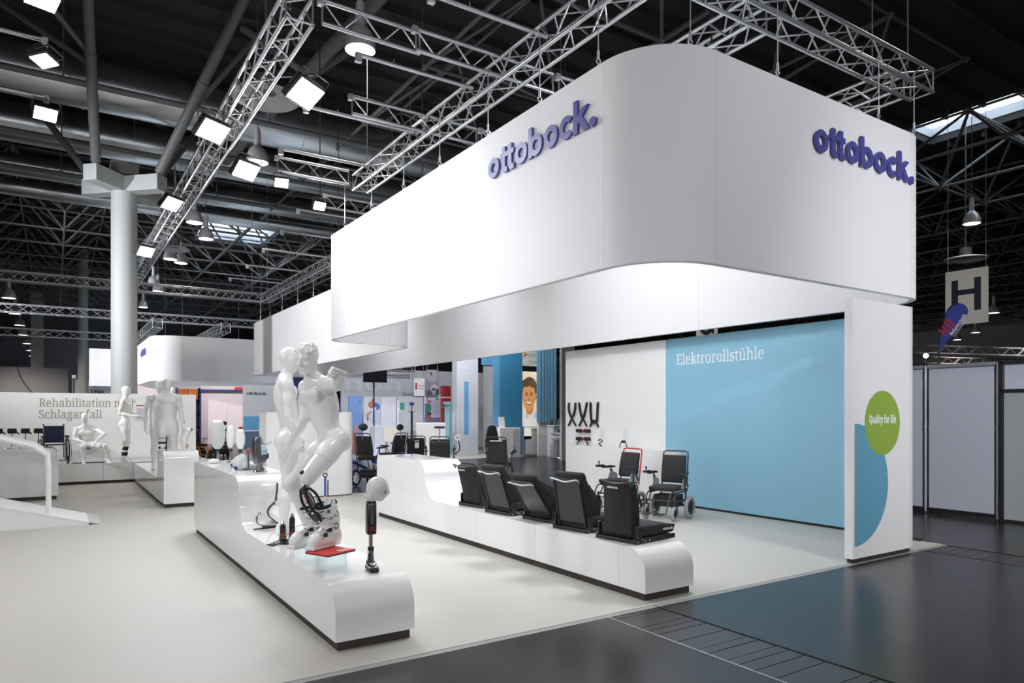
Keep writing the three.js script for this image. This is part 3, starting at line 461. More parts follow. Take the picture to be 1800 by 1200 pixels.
// ---------- mannequins: one smooth skin round a skeleton ----------
class Skin {
  constructor(lo, hi, cell) { this.lo = vv(lo); this.c = cell; this.n = [0, 1, 2].map((i) => Math.ceil((vv(hi).getComponent(i) - this.lo.getComponent(i)) / cell) + 1); this.f = new Float32Array(this.n[0] * this.n[1] * this.n[2]).fill(9); }
  span(lo, hi, fn) {
    const { c, n, f } = this, L = [this.lo.x, this.lo.y, this.lo.z], a = [0, 1, 2].map((i) => Math.max(0, Math.floor((lo[i] - L[i]) / c))), b = [0, 1, 2].map((i) => Math.min(n[i] - 1, Math.ceil((hi[i] - L[i]) / c)));
    for (let z = a[2]; z <= b[2]; z++) for (let y = a[1]; y <= b[1]; y++) for (let x = a[0]; x <= b[0]; x++) { const k = x + n[0] * (y + n[1] * z); f[k] = fn(L[0] + x * c, L[1] + y * c, L[2] + z * c, f[k]); }
  }
  static mix(a, b, k) { const h = Math.max(k - Math.abs(a - b), 0) / k; return Math.min(a, b) - h * h * k / 4; }
  cone(a, b, ra, rb = ra, k = 0.03, cut = false) {
    a = vv(a); b = vv(b); const m = Math.max(ra, rb) + k + this.c * 2, d = b.clone().sub(a), l2 = d.lengthSq() || 1e-9;
    this.span([0, 1, 2].map((i) => Math.min(a.getComponent(i), b.getComponent(i)) - m), [0, 1, 2].map((i) => Math.max(a.getComponent(i), b.getComponent(i)) + m), (x, y, z, v) => {
      const px = x - a.x, py = y - a.y, pz = z - a.z; let t = (px * d.x + py * d.y + pz * d.z) / l2; t = t < 0 ? 0 : t > 1 ? 1 : t;
      const q = Math.hypot(px - d.x * t, py - d.y * t, pz - d.z * t) - (ra + (rb - ra) * t); return cut ? -Skin.mix(-v, q, k) : Skin.mix(v, q, k);
    }); return this;
  }
  ell(c, r, fr, k = 0.03, cut = false) {
    c = vv(c); const m = Math.max(...r) + k + this.c * 2, mn = Math.min(...r), { R, U, F } = fr;
    this.span([c.x - m, c.y - m, c.z - m], [c.x + m, c.y + m, c.z + m], (x, y, z, v) => {
      const px = x - c.x, py = y - c.y, pz = z - c.z, u = (px * R.x + py * R.y + pz * R.z) / r[0], w = (px * U.x + py * U.y + pz * U.z) / r[1], t = (px * F.x + py * F.y + pz * F.z) / r[2];
      const k0 = Math.sqrt(u * u + w * w + t * t), k1 = Math.sqrt((u / r[0]) ** 2 + (w / r[1]) ** 2 + (t / r[2]) ** 2), q = k1 > 1e-6 ? k0 * (k0 - 1) / k1 : -mn; return cut ? -Skin.mix(-v, q, k) : Skin.mix(v, q, k);
    }); return this;
  }
  mesh() {             // surface nets
    const { f, c } = this, [X, Y, Z] = this.n, id = new Int32Array(X * Y * Z).fill(-1), pos = [], idx = [], st = [1, X, X * Y], E = [[0, 1], [0, 2], [0, 4], [1, 3], [1, 5], [2, 3], [2, 6], [3, 7], [4, 5], [4, 6], [5, 7], [6, 7]], o = [0, 1, 2, 3, 4, 5, 6, 7].map((i) => (i & 1) + (i >> 1 & 1) * X + (i >> 2) * X * Y);
    for (let z = 0; z < Z - 1; z++) for (let y = 0; y < Y - 1; y++) for (let x = 0; x < X - 1; x++) {
      const k = x + X * (y + Y * z); let mask = 0; for (let i = 0; i < 8; i++) if (f[k + o[i]] < 0) mask |= 1 << i; if (!mask || mask === 255) continue;
      let n = 0, sx = 0, sy = 0, sz = 0; for (const [p, q] of E) { if ((mask >> p & 1) === (mask >> q & 1)) continue; const a = f[k + o[p]], b = f[k + o[q]], t = a / (a - b); n++; sx += (p & 1) + ((q & 1) - (p & 1)) * t; sy += (p >> 1 & 1) + ((q >> 1 & 1) - (p >> 1 & 1)) * t; sz += (p >> 2) + ((q >> 2) - (p >> 2)) * t; }
      id[k] = pos.length / 3; pos.push(this.lo.x + (x + sx / n) * c, this.lo.y + (y + sy / n) * c, this.lo.z + (z + sz / n) * c);
    }
    for (let z = 1; z < Z - 1; z++) for (let y = 1; y < Y - 1; y++) for (let x = 1; x < X - 1; x++) {
      const k = x + X * (y + Y * z), s = f[k] < 0;
      for (let a = 0; a < 3; a++) { if (s === f[k + st[a]] < 0) continue; const u = st[(a + 1) % 3], w = st[(a + 2) % 3], q = [id[k - u - w], id[k - w], id[k], id[k - u]]; if (q.some((i) => i < 0)) continue; if (s) idx.push(q[0], q[1], q[2], q[0], q[2], q[3]); else idx.push(q[0], q[2], q[1], q[0], q[3], q[2]); }
    }
    const g = new THREE.BufferGeometry(); g.setAttribute('position', new THREE.Float32BufferAttribute(pos, 3)); g.setIndex(idx); g.computeVertexNormals(); return g;
  }
}
const lerp = (a, b, t) => vv(a).lerp(vv(b), t);
const along = (p, fr, r, u, f, s = 1) => vv(p).addScaledVector(fr.R, r * s).addScaledVector(fr.U, u * s).addScaledVector(fr.F, f * s);
function frame(up, right) { const U = up.clone().normalize(), R = right.clone().addScaledVector(U, -right.dot(U)).normalize(); return { U, R, F: U.clone().cross(R) }; }
function headGeo(c, fr, s, cell, face, neck) {
  const at = (r, u, f) => along(c, fr, r, u, f, s), k = new Skin(at(0, 0, 0).subScalar(0.26 * s), at(0, 0, 0).addScalar(0.24 * s), cell);
  k.ell(at(0, 0.025, -0.015), [0.079 * s, 0.1 * s, 0.1 * s], fr, 0.02);
  if (!face) { k.ell(at(0, -0.03, 0.012), [0.068 * s, 0.1 * s, 0.08 * s], fr, 0.03 * s); } else {
    k.ell(at(0, -0.045, 0.028), [0.06 * s, 0.075 * s, 0.062 * s], fr, 0.03); k.cone(at(-0.012, -0.108, 0.06), at(0.012, -0.108, 0.06), 0.019 * s, 0.019 * s, 0.03);
    for (const e of [-1, 1]) { k.cone(at(e * 0.055, -0.06, 0.0), at(e * 0.03, -0.1, 0.045), 0.022 * s, 0.016 * s, 0.03); k.ell(at(e * 0.033, 0.0, 0.092), [0.019 * s, 0.011 * s, 0.014 * s], fr, 0.012, true); k.ell(at(e * 0.032, -0.001, 0.073), [0.014 * s, 0.011 * s, 0.013 * s], fr, 0.004); k.cone(at(e * 0.014, 0.021, 0.082), at(e * 0.048, 0.021, 0.068), 0.008 * s, 0.007 * s, 0.02); k.ell(at(e * 0.08, -0.015, -0.01), [0.009 * s, 0.033 * s, 0.019 * s], fr, 0.008); k.cone(at(e * 0.045, -0.035, 0.068), at(e * 0.04, -0.04, 0.06), 0.014 * s, 0.012 * s, 0.02); }
    k.cone(at(0, 0.01, 0.086), at(0, -0.034, 0.109), 0.008 * s, 0.012 * s, 0.012); k.cone(at(-0.011, -0.04, 0.094), at(0.011, -0.04, 0.094), 0.008 * s, 0.008 * s, 0.006); k.cone(at(-0.02, -0.067, 0.081), at(0.02, -0.067, 0.081), 0.007 * s, 0.007 * s, 0.006); k.cone(at(-0.015, -0.079, 0.08), at(0.015, -0.079, 0.08), 0.008 * s, 0.008 * s, 0.005);
  }
  const nb = vv(neck), nd = nb.clone().sub(at(0, -0.05, -0.02)); k.cone(at(0, -0.05, -0.025), at(0, -0.05, -0.025).addScaledVector(nd, 0.95), 0.054 * s, 0.06 * s, 0.03);
  return k.mesh();
}
function handGeo(w, dir, palm, side, curl, cell, s = 1) {        // wrist, finger direction, palm normal, thumb side
  const D = vv(dir).normalize(), N = vv(palm).addScaledVector(D, -vv(palm).dot(D)).normalize(), S = D.clone().cross(N).multiplyScalar(side), at = (d, n, t) => vv(w).addScaledVector(D, d * s).addScaledVector(N, n * s).addScaledVector(S, t * s);
  const k = new Skin(at(0.08, 0, 0).subScalar(0.17 * s), at(0.08, 0, 0).addScalar(0.17 * s), cell);
  k.cone(at(-0.05, 0, 0), at(0.012, 0, 0), 0.028 * s, 0.026 * s, 0.02);
  for (let i = 0; i < 4; i++) {
    const t = 0.03 - i * 0.02, L = [0.044, 0.049, 0.045, 0.034][i], c = curl * (0.9 + 0.12 * i), kn = at(0.098 - Math.abs(i - 1) * 0.005, -0.004, t);
    k.cone(at(0.01, 0, t * 0.5), kn, 0.015 * s, 0.0125 * s, 0.018);
    let p = kn, ang = 0; for (let j = 0; j < 3; j++) { ang += c * [0.7, 1, 0.75][j]; const q = p.clone().addScaledVector(D, Math.cos(ang) * L * [1, 0.72, 0.55][j] * s).addScaledVector(N, Math.sin(ang) * L * [1, 0.72, 0.55][j] * s); k.cone(p, q, (0.0098 - j * 0.0008) * s, (0.0092 - j * 0.001) * s, 0.004); p = q; }
  }
  const t0 = at(0.022, 0.006, 0.024), t1 = at(0.055, 0.018 + curl * 0.012, 0.05), t2 = at(0.085, 0.024 + curl * 0.02, 0.052 - curl * 0.02), t3 = at(0.106, 0.03 + curl * 0.026, 0.044 - curl * 0.026);
  k.cone(t0, t1, 0.016 * s, 0.0115 * s, 0.012); k.cone(t1, t2, 0.011 * s, 0.0098 * s, 0.005); k.cone(t2, t3, 0.0098 * s, 0.0085 * s, 0.004);
  return k.mesh();
}
// J: joints in the place's coordinates; o: { s, cell, face, headF, skip: [...], hands, feet }
function bodyGeo(J, o) {
  const s = o.s || 1, P = {}; for (const k in J) P[k] = vv(J[k]); const ps = Object.values(P), lo = ps.reduce((a, b) => a.clone().min(b)).subScalar(0.26), hi = ps.reduce((a, b) => a.clone().max(b)).addScalar(0.26);
  const k = new Skin(lo, hi, o.cell), right = P.shR.clone().sub(P.shL), T = frame(P.neck.clone().sub(P.waist), right), H = frame(P.waist.clone().sub(P.pelvis), P.hipR.clone().sub(P.hipL)), W = frame(P.chest.clone().sub(P.pelvis), right.clone().add(P.hipR).sub(P.hipL));
  k.ell(along(P.chest, T, 0, 0.01, -0.01, s), [0.158 * s, 0.2 * s, 0.108 * s], T, 0.05); k.ell(lerp(P.chest, P.waist, 0.6), [0.135 * s, 0.15 * s, 0.09 * s], W, 0.06); k.ell(P.waist, [0.128 * s, 0.14 * s, 0.086 * s], W, 0.06); k.ell(along(P.pelvis, H, 0, -0.075, 0.045, s), [0.055 * s, 0.075 * s, 0.055 * s], H, 0.05); k.ell(P.pelvis, [0.155 * s, 0.115 * s, 0.105 * s], H, 0.06);
  k.cone(lerp(P.neck, P.chest, 0.05), lerp(P.neck, P.head, 0.35), 0.062 * s, 0.054 * s, 0.05);
  for (const [e, S] of [[1, 'R'], [-1, 'L']]) {
    k.ell(along(P.chest, T, e * 0.072, 0.045, 0.082, s), [0.078 * s, 0.06 * s, 0.032 * s], T, 0.022); k.cone(along(P.neck, T, e * 0.03, 0.0, -0.015, s), lerp(P['sh' + S], P.neck, 0.15), 0.05 * s, 0.052 * s, 0.05); k.ell(along(P.chest, T, e * 0.1, -0.02, -0.045, s), [0.06 * s, 0.15 * s, 0.055 * s], T, 0.05);
    if (P['hip' + S]) { k.ell(along(P['hip' + S], H, e * -0.005, 0.0, -0.062, s), [0.088 * s, 0.095 * s, 0.075 * s], H, 0.03); }
    const sh = P['sh' + S], el = P['el' + S], wr = P['wr' + S]; if (el) { k.ell(sh, [0.062 * s, 0.066 * s, 0.06 * s], T, 0.045); k.cone(sh, el, 0.049 * s, 0.041 * s, 0.03); k.ell(lerp(sh, el, 0.5), [0.05 * s, 0.06 * s, 0.05 * s], T, 0.04); k.cone(el, lerp(el, wr, 0.32), 0.041 * s, 0.044 * s, 0.02); k.cone(lerp(el, wr, 0.32), wr, 0.044 * s, 0.028 * s, 0.02); }
    const hp = P['hip' + S], kn = P['kn' + S], an = P['an' + S]; if (hp && kn) { k.cone(hp, lerp(hp, kn, 0.35), 0.09 * s, 0.086 * s, 0.04); k.cone(lerp(hp, kn, 0.3), kn, 0.087 * s, (o.stump === S ? 0.068 : 0.056) * s, 0.04); }
    if (kn && an && o.stump !== S) {
      const d = an.clone().sub(kn), ft = P['toe' + S] ? P['toe' + S].clone().sub(an) : T.F.clone(); const back = d.clone().normalize().cross(H.R).cross(d.clone().normalize()).normalize(); const bk = d.clone().normalize().cross(frame(d, H.R).R); const cal = lerp(kn, an, 0.3).addScaledVector(bk.multiplyScalar(bk.dot(T.F) > 0 ? -1 : 1), 0.02 * s); void back;
      k.cone(kn, cal, 0.054 * s, 0.059 * s, 0.03); k.cone(cal, an, 0.058 * s, 0.034 * s, 0.04); k.ell(along(kn, H, 0, -0.01, 0.02, s), [0.045 * s, 0.055 * s, 0.045 * s], H, 0.03);
      if (!(o.noFoot || '').includes(S)) { const F2 = ft.setY(0).normalize(), down = V(0, -1, 0), q = (f, dn, r = 0) => an.clone().addScaledVector(F2, f * s).addScaledVector(down, dn * s).addScaledVector(H.R, r * s); k.cone(q(-0.045, 0.05), an, 0.033 * s, 0.036 * s, 0.03); k.cone(an, q(0.12, 0.055), 0.036 * s, 0.027 * s, 0.03); k.cone(q(-0.04, 0.055), q(0.13, 0.062), 0.03 * s, 0.024 * s, 0.02); for (let i = 0; i < 5; i++) k.cone(q(0.12, 0.062, (i - 2) * 0.019), q(0.18 - Math.abs(i - 1.5) * 0.012, 0.068, (i - 2) * 0.02), 0.017 * s, 0.013 * s, 0.006); }
    }
  }
  const out = [k.mesh()];
  const HF = o.headF ? vv(o.headF).normalize() : T.F, hu = V(0, 1, 0).addScaledVector(HF, -HF.y).normalize(), fh = { U: hu, F: HF, R: HF.clone().cross(hu).normalize() };
  out.push(headGeo(P.head, fh, s, o.headCell || 0.006, o.face, P.neck));
  for (const [S, h] of Object.entries(o.hands || {})) out.push(handGeo(P['wr' + S], h.dir || P['wr' + S].clone().sub(P['el' + S]), h.palm, h.side, h.curl, o.handCell || 0.005, s * 1.0));
  return { geos: out, T, H, fh, P };
}
function mannequin(label, base, J, o, group) {
  const t = thing('mannequin', label, 'mannequin', base, 0, group), b = bodyGeo(J, o);
  b.body = obj('body', b.geos.map((g) => g.translate(-base[0], -base[1], -base[2])), M.mannequin, t); b.t = t; b.rel = (p) => vv(p).clone().sub(vv(base)); return b;
}
{ // the faceless standing one
  const b = mannequin('tall white faceless mannequin standing upright, seen from the side, on the nearest plinth', [1.97, 0.46, -7.24], {
    head: [2.03, 2.235, -7.215], neck: [1.985, 2.032, -7.238], chest: [1.985, 1.85, -7.235], waist: [2.017, 1.595, -7.219], pelvis: [2.005, 1.44, -7.222], shR: [1.945, 1.965, -7.05], shL: [2.035, 1.975, -7.43], elR: [1.94, 1.67, -6.99], elL: [2.075, 1.682, -7.468], wrR: [2.02, 1.45, -6.985], wrL: [2.123, 1.461, -7.365], hipR: [1.99, 1.389, -7.13], hipL: [2.03, 1.393, -7.307], knR: [1.985, 0.956, -7.14], knL: [2.02, 0.951, -7.309], anR: [1.945, 0.545, -7.16], anL: [1.985, 0.545, -7.329], toeR: [2.1, 0.5, -7.12], toeL: [2.14, 0.5, -7.29] },
  { s: 1.03, cell: 0.011, headF: [0.95, -0.05, 0.25], hands: { R: { palm: [0.2, 0, -1], side: 1, curl: 0.35 }, L: { palm: [-0.2, 0, 1], side: -1, curl: 0.35 } } });
  obj('joint_fitting', [bx(0.012, 0.05, 0.03, 0, 0, 0, 0.004).translate(...b.rel([1.885, 1.42, -7.13]).toArray())], M.black, b.t);
}
{ // the skier
  const J = { head: [1.735, 2.135, -5.705], neck: [1.797, 1.965, -5.76], chest: [1.857, 1.81, -5.775], waist: [1.915, 1.6, -5.765], pelvis: [1.975, 1.475, -5.745], shR: [1.80, 1.905, -5.955], shL: [1.892, 1.93, -5.59], elR: [1.757, 1.643, -5.86], elL: [1.846, 1.908, -5.273], wrR: [1.668, 1.43, -5.95], wrL: [1.806, 1.993, -5.120], hipR: [1.944, 1.437, -5.85], hipL: [1.965, 1.445, -5.64], knR: [1.645, 1.105, -5.836], knL: [1.672, 1.19, -5.47], anR: [1.775, 0.77, -5.874], anL: [1.834, 0.814, -5.592] };
  const b = mannequin('white mannequin with curly hair and a prosthetic leg, crouching like a skier', [1.86, 0.46, -5.75], J,
    { s: 0.98, cell: 0.01, headCell: 0.0042, handCell: 0.004, face: true, headF: [-0.78, -0.2, 0.6], stump: 'L', noFoot: 'R', hands: { R: { palm: [0.5, 0, -0.8], side: 1, curl: 0.3 }, L: { dir: [-0.8, 0.1, 0.4], palm: [0.35, -0.45, 0.8], side: -1, curl: 1.2 } } });
  const hair = new Skin(vv(b.P.head).clone().subScalar(0.2), vv(b.P.head).clone().addScalar(0.22), 0.004), at = (r, u, f) => along(b.P.head, b.fh, r, u, f, 0.98);
  hair.ell(at(0, 0.04, -0.022), [0.082, 0.09, 0.097], b.fh, 0.01); hair.ell(at(0, -0.06, 0.075), [0.11, 0.115, 0.085], b.fh, 0.01, true);
  for (let i = 0; i < 70; i++) { const a = rr(-1.15, 1.15), q = rr(-0.8, 0.95), n = [Math.sin(a), Math.cos(a) * Math.cos(q), Math.cos(a) * Math.sin(q)], p = at(n[0] * 0.08, 0.036 + n[1] * 0.09, -0.018 + n[2] * 0.1), w = p.clone().addScaledVector(b.fh.F, 0.028 * Math.cos(q)).addScaledVector(b.fh.U, -0.03 * Math.sin(q)).addScaledVector(b.fh.R, rr(-0.022, 0.022)); hair.cone(p, w, rr(0.011, 0.015), 0.008, 0.005); }
  obj('hair', hair.mesh().translate(-1.86, -0.46, 5.75), M.mannequin, b.t);
  // the socket sleeve on the thigh, its pylon and the knee unit
  const R = (p) => b.rel(p), hipL = R(J.hipL), knL = R(J.knL);
  const ax = knL.clone().sub(hipL).normalize(), band = (t, r, w) => { const p = hipL.clone().lerp(knL, t); return rod(p, p.clone().addScaledVector(ax, w), r, r, 28); };
  obj('socket_rim', [band(0.52, 0.0865, 0.012)], M.mannequin, b.t);
  obj('joint_fitting', [rod(R([1.615, 1.235, -5.46]), R([1.632, 1.215, -5.45]), 0.018, 0.018, 12)], M.black, b.t);
  obj('pylon', [rod(R([1.685, 1.165, -5.475]), R([1.66, 1.085, -5.49]), 0.017, 0.017, 14), rod(R([1.672, 1.13, -5.482]), R([1.666, 1.11, -5.486]), 0.026, 0.026, 14)], M.chrome, b.t);
  const u0 = R([1.652, 1.09, -5.492]), u1 = R([1.80, 0.84, -5.55]), d = u1.clone().sub(u0), sd = V(0.3, 0.3, 0.9).cross(d).normalize(), f2 = d.clone().cross(sd).normalize(), q = (t, a, c) => u0.clone().addScaledVector(d, t).addScaledVector(sd, a).addScaledVector(f2, c);
  const fr = obj('knee_frame', [...[-1, 1].flatMap((e) => [tb([q(0, 0.02, e * 0.03), q(0.3, 0.05, e * 0.034), q(0.7, 0.045, e * 0.034), q(1, 0.03, e * 0.03)], 0.011, 20, 8), tb([q(0, -0.02, e * 0.03), q(0.3, -0.052, e * 0.034), q(0.75, -0.045, e * 0.034), q(1, -0.03, e * 0.03)], 0.011, 20, 8)]), rod(q(0, -0.03, 0), q(0, 0.03, 0), 0.03, 0.03, 12), rod(q(0.86, -0.05, 0), q(0.86, 0.05, 0), 0.036, 0.036, 12), rod(q(0.55, -0.055, 0.03), q(0.55, -0.085, 0.02), 0.018, 0.012), rod(q(0.72, 0.05, 0.02), q(0.7, 0.08, 0.0), 0.02, 0.012)], M.carbon, b.t);
  obj('damper', [rod(q(0.05, 0.0, 0), q(0.5, 0.0, 0), 0.017, 0.017, 14), rod(q(0.5, 0, 0), q(0.9, 0, 0), 0.01, 0.01, 10)], M.chrome, fr); obj('spring_cover', [rod(q(0.1, -0.03, 0.01), q(0.55, -0.03, 0.01), 0.012, 0.012, 10)], M.red, fr);
}
{ // seated with folded hands
  const b = mannequin('white seated mannequin on a white box before the rehabilitation wall', [0.65, 0.47, -19.4], {
    head: [0.607, 1.565, -19.349], neck: [0.621, 1.36, -19.42], chest: [0.64, 1.18, -19.47], waist: [0.65, 1.0, -19.53], pelvis: [0.655, 0.92, -19.54], shR: [0.43, 1.28, -19.5], shL: [0.84, 1.29, -19.41], elR: [0.392, 1.06, -19.38], elL: [1.0, 1.18, -19.15], wrR: [0.61, 0.985, -19.08], wrL: [0.81, 1.0, -18.98], hipR: [0.56, 0.91, -19.5], hipL: [0.76, 0.91, -19.46], knR: [0.56, 0.89, -19.0], knL: [1.0, 0.9, -18.95], anR: [0.573, 0.57, -18.99], anL: [1.04, 0.57, -18.93], toeR: [0.57, 0.5, -18.8], toeL: [1.1, 0.5, -18.78] },
  { s: 0.98, cell: 0.016, headCell: 0.009, handCell: 0.006, hands: { R: { palm: [0.1, -1, 0.2], side: -1, curl: 0.4 }, L: { palm: [-0.1, -1, 0.2], side: 1, curl: 0.4 } } }); void b;
  const s = thing('seat_box', 'white box seat under the seated mannequin', 'seat', [0.72, 0.49, -19.5]);
  obj('body', bx(0.78, 0.3, 0.42, 0.02, 0.17, -0.04, 0.012), M.gloss, s); obj('plinth_base', bx(0.74, 0.03, 0.38, 0.02, 0.012, -0.04), M.base, s);
}
const stand = (x, y, z, h, turn, arms = 0) => { // a neutral standing pose: feet at (x, y, z), facing turn (0 = towards +z)
  const k = h / 1.86, c = Math.cos(turn), s = Math.sin(turn), p = (r, u, f) => [x - r * k * c + f * k * s, y + u * k, z + r * k * s + f * k * c];
  return { head: p(0, 1.745, 0.02), neck: p(0, 1.55, -0.01), chest: p(0, 1.37, 0), waist: p(0, 1.13, 0), pelvis: p(0, 0.985, 0), shR: p(0.2, 1.49, 0), shL: p(-0.2, 1.49, 0), elR: p(0.265, 1.19, -0.03), elL: p(-0.265, 1.19, -0.03), wrR: p(0.275, 0.93, 0.05 + arms), wrL: p(-0.275, 0.93, 0.05), hipR: p(0.09, 0.93, 0), hipL: p(-0.09, 0.93, 0), knR: p(0.1, 0.5, 0.02), knL: p(-0.1, 0.5, 0.02), anR: p(0.11, 0.085, -0.02), anL: p(-0.11, 0.085, -0.02), toeR: p(0.15, 0.03, 0.15), toeL: p(-0.15, 0.03, 0.15) };
};
{
  const O = (o = {}) => ({ s: 1, cell: 0.016, headCell: 0.009, handCell: 0.006, hands: { R: { palm: [1, 0, 0], side: 1, curl: 0.35 }, L: { palm: [-1, 0, 0], side: -1, curl: 0.35 } }, ...o });
  // side view with a beige upper arm sleeve and a shin brace
  const J = stand(1.47, 0.475, -19.55, 1.86, 1.25); Object.assign(J, { elR: [1.33, 1.66, -19.3], wrR: [1.6, 1.6, -19.2], elL: [1.62, 1.66, -19.75], wrL: [1.78, 1.58, -19.58], knR: [1.47, 0.98, -19.44], anR: [1.43, 0.56, -19.46] });
  const b = mannequin('white mannequin turned sideways with bent arms, a beige arm sleeve and a black shin brace', [1.47, 0.47, -19.55], J, O());
  obj('arm_sleeve', [rod(b.rel(lerp(J.shR, J.elR, 0.05)), b.rel(lerp(J.shR, J.elR, 0.85)), 0.066, 0.058, 20)], M.cream, b.t);
  obj('knee_cuff', [rod(b.rel(lerp(J.knR, J.hipR, 0.12)), b.rel(lerp(J.knR, J.anR, 0.12)), 0.075, 0.066, 20)], M.cream, b.t);
  for (const t of [0.3, 0.62]) obj('brace_strap', [rod(b.rel(lerp(J.knR, J.anR, t)), b.rel(lerp(J.knR, J.anR, t + 0.2)), 0.075, 0.066, 20)], M.blackMatt, b.t);
  // the standing group on the low part of the short plinth
  const specs = [['white mannequin with black knee brace straps, front one of the standing three', 1.93, -15.75, 1.9, 0.1], ['white mannequin just behind the front one, its head peeping out to the left', 1.9, -16.75, 1.9, 0.05], ['white mannequin at the back of the standing three, its head lowest on the right', 2.5, -19.66, 1.84, 0.2]];
  specs.forEach(([l, x, z, h, tn], i) => {
    const Q = stand(x, i === 2 ? 0.495 : 0.475, z, h, tn), e = mannequin(l, [x, 0.47, z], Q, O({ s: h / 1.86 }));
    if (!i) { for (const t of [0.5, 0.75, 0.98]) obj('brace_strap', [rod(e.rel(lerp(Q.hipR, Q.knR, t)), e.rel(lerp(Q.hipR, Q.knR, t + 0.09)), 0.087 - 0.018 * t, 0.086 - 0.018 * t, 20)], M.blackMatt, e.t); const a = e.rel(lerp(Q.hipR, Q.knR, 0.48)).add(V(0.085, 0, 0.01)), c = e.rel(lerp(Q.knR, Q.anR, 0.1)).add(V(0.08, 0, 0.01)); obj('brace_bar', [rod(a, c, 0.014, 0.014, 8)], M.carbon, e.t); obj('brace_bar', [rod(c, e.rel(lerp(Q.knR, Q.anR, 0.5)).add(V(0.08, 0, 0.01)), 0.014, 0.014, 8)], M.carbon, e.t); }
    if (i === 2) obj('wrist_strap', [rod(e.rel(lerp(Q.elL, Q.wrL, 0.8)), e.rel(Q.wrL), 0.044, 0.04, 18)], M.blackMatt, e.t);
  });
}
